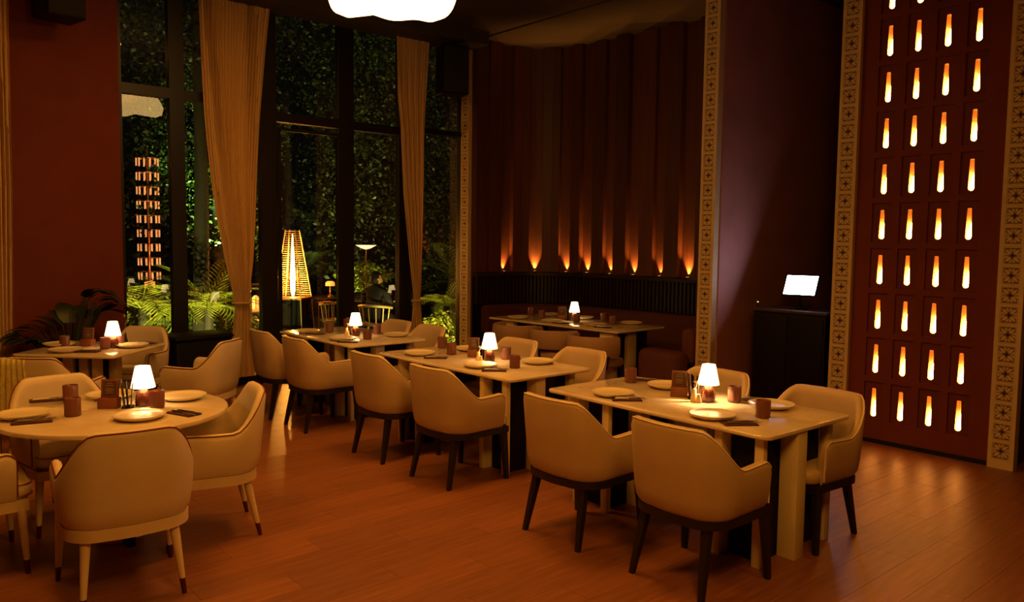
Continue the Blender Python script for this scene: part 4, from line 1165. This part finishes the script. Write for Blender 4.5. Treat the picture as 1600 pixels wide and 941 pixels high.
t = thing('mushroom_lamp', 'small orange mushroom lamp on a terrace table right of the heater', 'lamp', (-12.65, 6.73, 0.74))
lathe('base', [(0.05, 0.0), (0.05, 0.02), (0.018, 0.04), (0.016, 0.20)], M['copper'], t, 18)
lathe('shade', [(0.07, 0.19), (0.085, 0.20), (0.08, 0.25), (0.05, 0.275)], M['small_glow'], t, 24)
t = thing('candle_lantern', 'small orange candle glass on the guest\'s terrace table', 'candle', (-11.62, 7.10, 0.739))
lathe('glass', [(0.028, 0.0), (0.034, 0.01), (0.036, 0.09)], M['small_glow'], t, 16)
t = thing('lantern', 'square orange-lit terrace lantern left of the door post', 'lantern', (-11.75, 6.18, -0.03))
for x, y in ((1, 1), (-1, 1), (-1, -1), (1, -1)): tube('post', [(x*0.09, y*0.09, 0), (x*0.09, y*0.09, 0.74)], 0.008, M['copper'], t, 6)
box('roof', -0.10, 0.10, -0.10, 0.10, 0.74, 0.765, M['copper'], t); box('floor_plate', -0.10, 0.10, -0.10, 0.10, 0.02, 0.04, M['copper'], t)
lathe('candle', [(0.035, 0.04), (0.035, 0.30), (0.01, 0.33)], M['small_glow'], t, 14)
t = thing('glow_lantern', 'small orange-lit lantern with shelves behind the tie of the wide curtain', 'lantern', (-11.2, 4.75, -0.03))
for x, y in ((1, 1), (-1, 1), (-1, -1), (1, -1)): tube('post', [(x*0.13, y*0.13, 0), (x*0.13, y*0.13, 1.12)], 0.010, M['copper'], t, 6)
for z in (0.3, 0.7, 1.1): box('shelf', -0.14, 0.14, -0.14, 0.14, z, z+0.02, M['copper'], t)
lathe('candle', [(0.05, 0.72), (0.05, 0.92), (0.02, 0.95)], M['small_glow'], t, 14)
point_light('lantern_light', (-11.2, 4.75, 1.02), 1.6, (1.0, 0.4, 0.1), 0.05)

# outdoor armchair of the guest
oc = thing('terrace_chair', 'pale teak armchair under the seated guest', 'chair', (-11.05, 6.68, -0.03), facing(-0.55, 0.83))
rr_slab('seat', -0.25, 0.25, -0.22, 0.25, 0.41, 0.45, 0.05, M['teak'], oc)
bm = bmesh.new(); add_tube(bm, [(0.27*math.cos(a), 0.28*math.sin(a) + 0.03, 0.70 - 0.04*math.sin(a)) for a in [PI*0.98 + PI*1.04*k/16 for k in range(17)]], 0.022, 8); link_mesh('back_rail', bm, M['teak'], oc)
for k in range(7):
    a = PI + PI*(k+0.5)/7; tube('spindle', [(0.235*math.cos(a), 0.23*math.sin(a)+0.02, 0.44), (0.27*math.cos(a), 0.28*math.sin(a)+0.03, 0.70)], 0.010, M['teak'], oc, 6)
for x in (-0.23, 0.23):
    for y in (-0.19, 0.22): tube('leg', [(x, y, 0), (x, y, 0.42)], 0.018, M['teak'], oc, 6)
o = copy_tree(oc, 'empty teak armchair on the terrace, right of the heater', (-11.9, 6.45, -0.03), facing(-0.6, 0.2))

# the seated guest, seen from behind
def skin_body(name, pts, edges, radii, m, parent, root=0, sub=2):
    me = bpy.data.meshes.new(name); me.from_pydata(pts, edges, []); o = bpy.data.objects.new(name, me); COL.objects.link(o); o.parent = parent
    me.materials.append(m)
    s = o.modifiers.new('skin', 'SKIN'); s.use_smooth_shade = True
    if not me.skin_vertices: me.skin_vertices.new(name='')
    for i, r in enumerate(radii):
        v = me.skin_vertices[0].data[i]; v.radius = (r, r) if not isinstance(r, tuple) else r; v.use_root = (i == root)
    b = o.modifiers.new('sub', 'SUBSURF'); b.levels = sub; b.render_levels = sub
    return o
g = thing('person', 'guest in a dark shirt seated on the terrace with the back to us', 'person', (-11.05, 6.66, -0.03), facing(-0.55, 0.83))
P = [(0, 0.0, 0.56), (0, 0.0, 0.72), (0, 0.03, 0.90), (0, 0.04, 1.02), (0, 0.05, 1.07),        # pelvis, waist, chest, neck base, neck
     (0.10, 0.04, 0.98), (0.19, 0.04, 0.95), (0.23, 0.10, 0.75), (0.17, 0.32, 0.77),
     (-0.10, 0.04, 0.98), (-0.19, 0.04, 0.95), (-0.23, 0.10, 0.75), (-0.16, 0.32, 0.77),
     (0.10, 0.04, 0.53), (0.12, 0.42, 0.52), (0.12, 0.44, 0.10), (0.12, 0.54, 0.04),
     (-0.10, 0.04, 0.53), (-0.12, 0.42, 0.52), (-0.12, 0.44, 0.10), (-0.12, 0.54, 0.04)]
E_ = [(0, 1), (1, 2), (2, 3), (3, 4), (2, 5), (5, 6), (6, 7), (7, 8), (2, 9), (9, 10), (10, 11), (11, 12), (0, 13), (13, 14), (14, 15), (15, 16), (0, 17), (17, 18), (18, 19), (19, 20)]
R_ = [(0.15, 0.12), (0.14, 0.11), (0.16, 0.11), 0.075, 0.055, 0.085, 0.07, 0.05, 0.036, 0.085, 0.07, 0.05, 0.036, 0.095, 0.07, 0.048, 0.04, 0.095, 0.07, 0.048, 0.04]
body = skin_body('body', P, E_, R_, M['cloth_dark'], g)
def head():
    bm = bmesh.new(); bmesh.ops.create_uvsphere(bm, u_segments=24, v_segments=18, radius=1)
    for v in bm.verts:
        x, y, z = v.co
        w = 0.075 * (1 - 0.25*max(0, -z)); v.co = Vector((x*w, y*0.095 + (0.012 if z < -0.2 and y > 0 else 0), z*0.115))
        if y > 0.9 and abs(x) < 0.3 and -0.35 < z < 0.1: v.co.y += 0.02       # nose
    return bm
h = link_mesh('head', head(), M['skin'], g, auto=180); h.location = (0.0, 0.07, 1.155); h.rotation_euler = (-0.1, 0, -0.7)
for s_ in (1, -1):
    bm = bmesh.new(); add_lathe(bm, [(0.004, -0.008), (0.02, -0.004), (0.022, 0.004), (0.012, 0.008)], 12); e = link_mesh('ear', bm, M['skin'], h); e.location = (0.074*s_, 0, -0.005); e.rotation_euler = (0, PI/2, 0)
bm = bmesh.new(); bmesh.ops.create_uvsphere(bm, u_segments=24, v_segments=18, radius=1)
for v in list(bm.verts):
    x, y, z = v.co; v.co = Vector((x*0.082, y*0.10 - 0.008, z*0.118 + 0.008))
bmesh.ops.delete(bm, geom=[v for v in bm.verts if (v.co.y > 0.035 and v.co.z < 0.055) or v.co.z < -0.085], context='VERTS')
link_mesh('hair', bm, M['hair'], h, auto=180)
for s_ in (1, -1):
    pts = [(0, 0, 0), (0, 0.045, 0), (0, 0.085, -0.002)]; eds = [(0, 1), (1, 2)]; rad = [0.024, (0.034, 0.014), (0.034, 0.012)]
    hd = skin_body('hand', pts, eds, rad, M['skin'], g, 0, 1); hd.location = (0.165*s_, 0.335, 0.775)
    for k in range(4):
        f_ = skin_body('finger', [(0, 0, 0), (0, 0.035-0.004*abs(k-1.5), -0.002), (0, 0.062-0.008*abs(k-1.5), -0.014)], [(0, 1), (1, 2)], [0.009, 0.0085, 0.007], M['skin'], hd, 0, 1)
        f_.location = (-0.027+0.018*k, 0.085, 0)
    th_ = skin_body('thumb', [(0, 0, 0), (-0.018*s_, 0.025, 0), (-0.026*s_, 0.05, -0.004)], [(0, 1), (1, 2)], [0.011, 0.010, 0.008], M['skin'], hd, 0, 1); th_.location = (-0.026*s_, 0.02, 0)
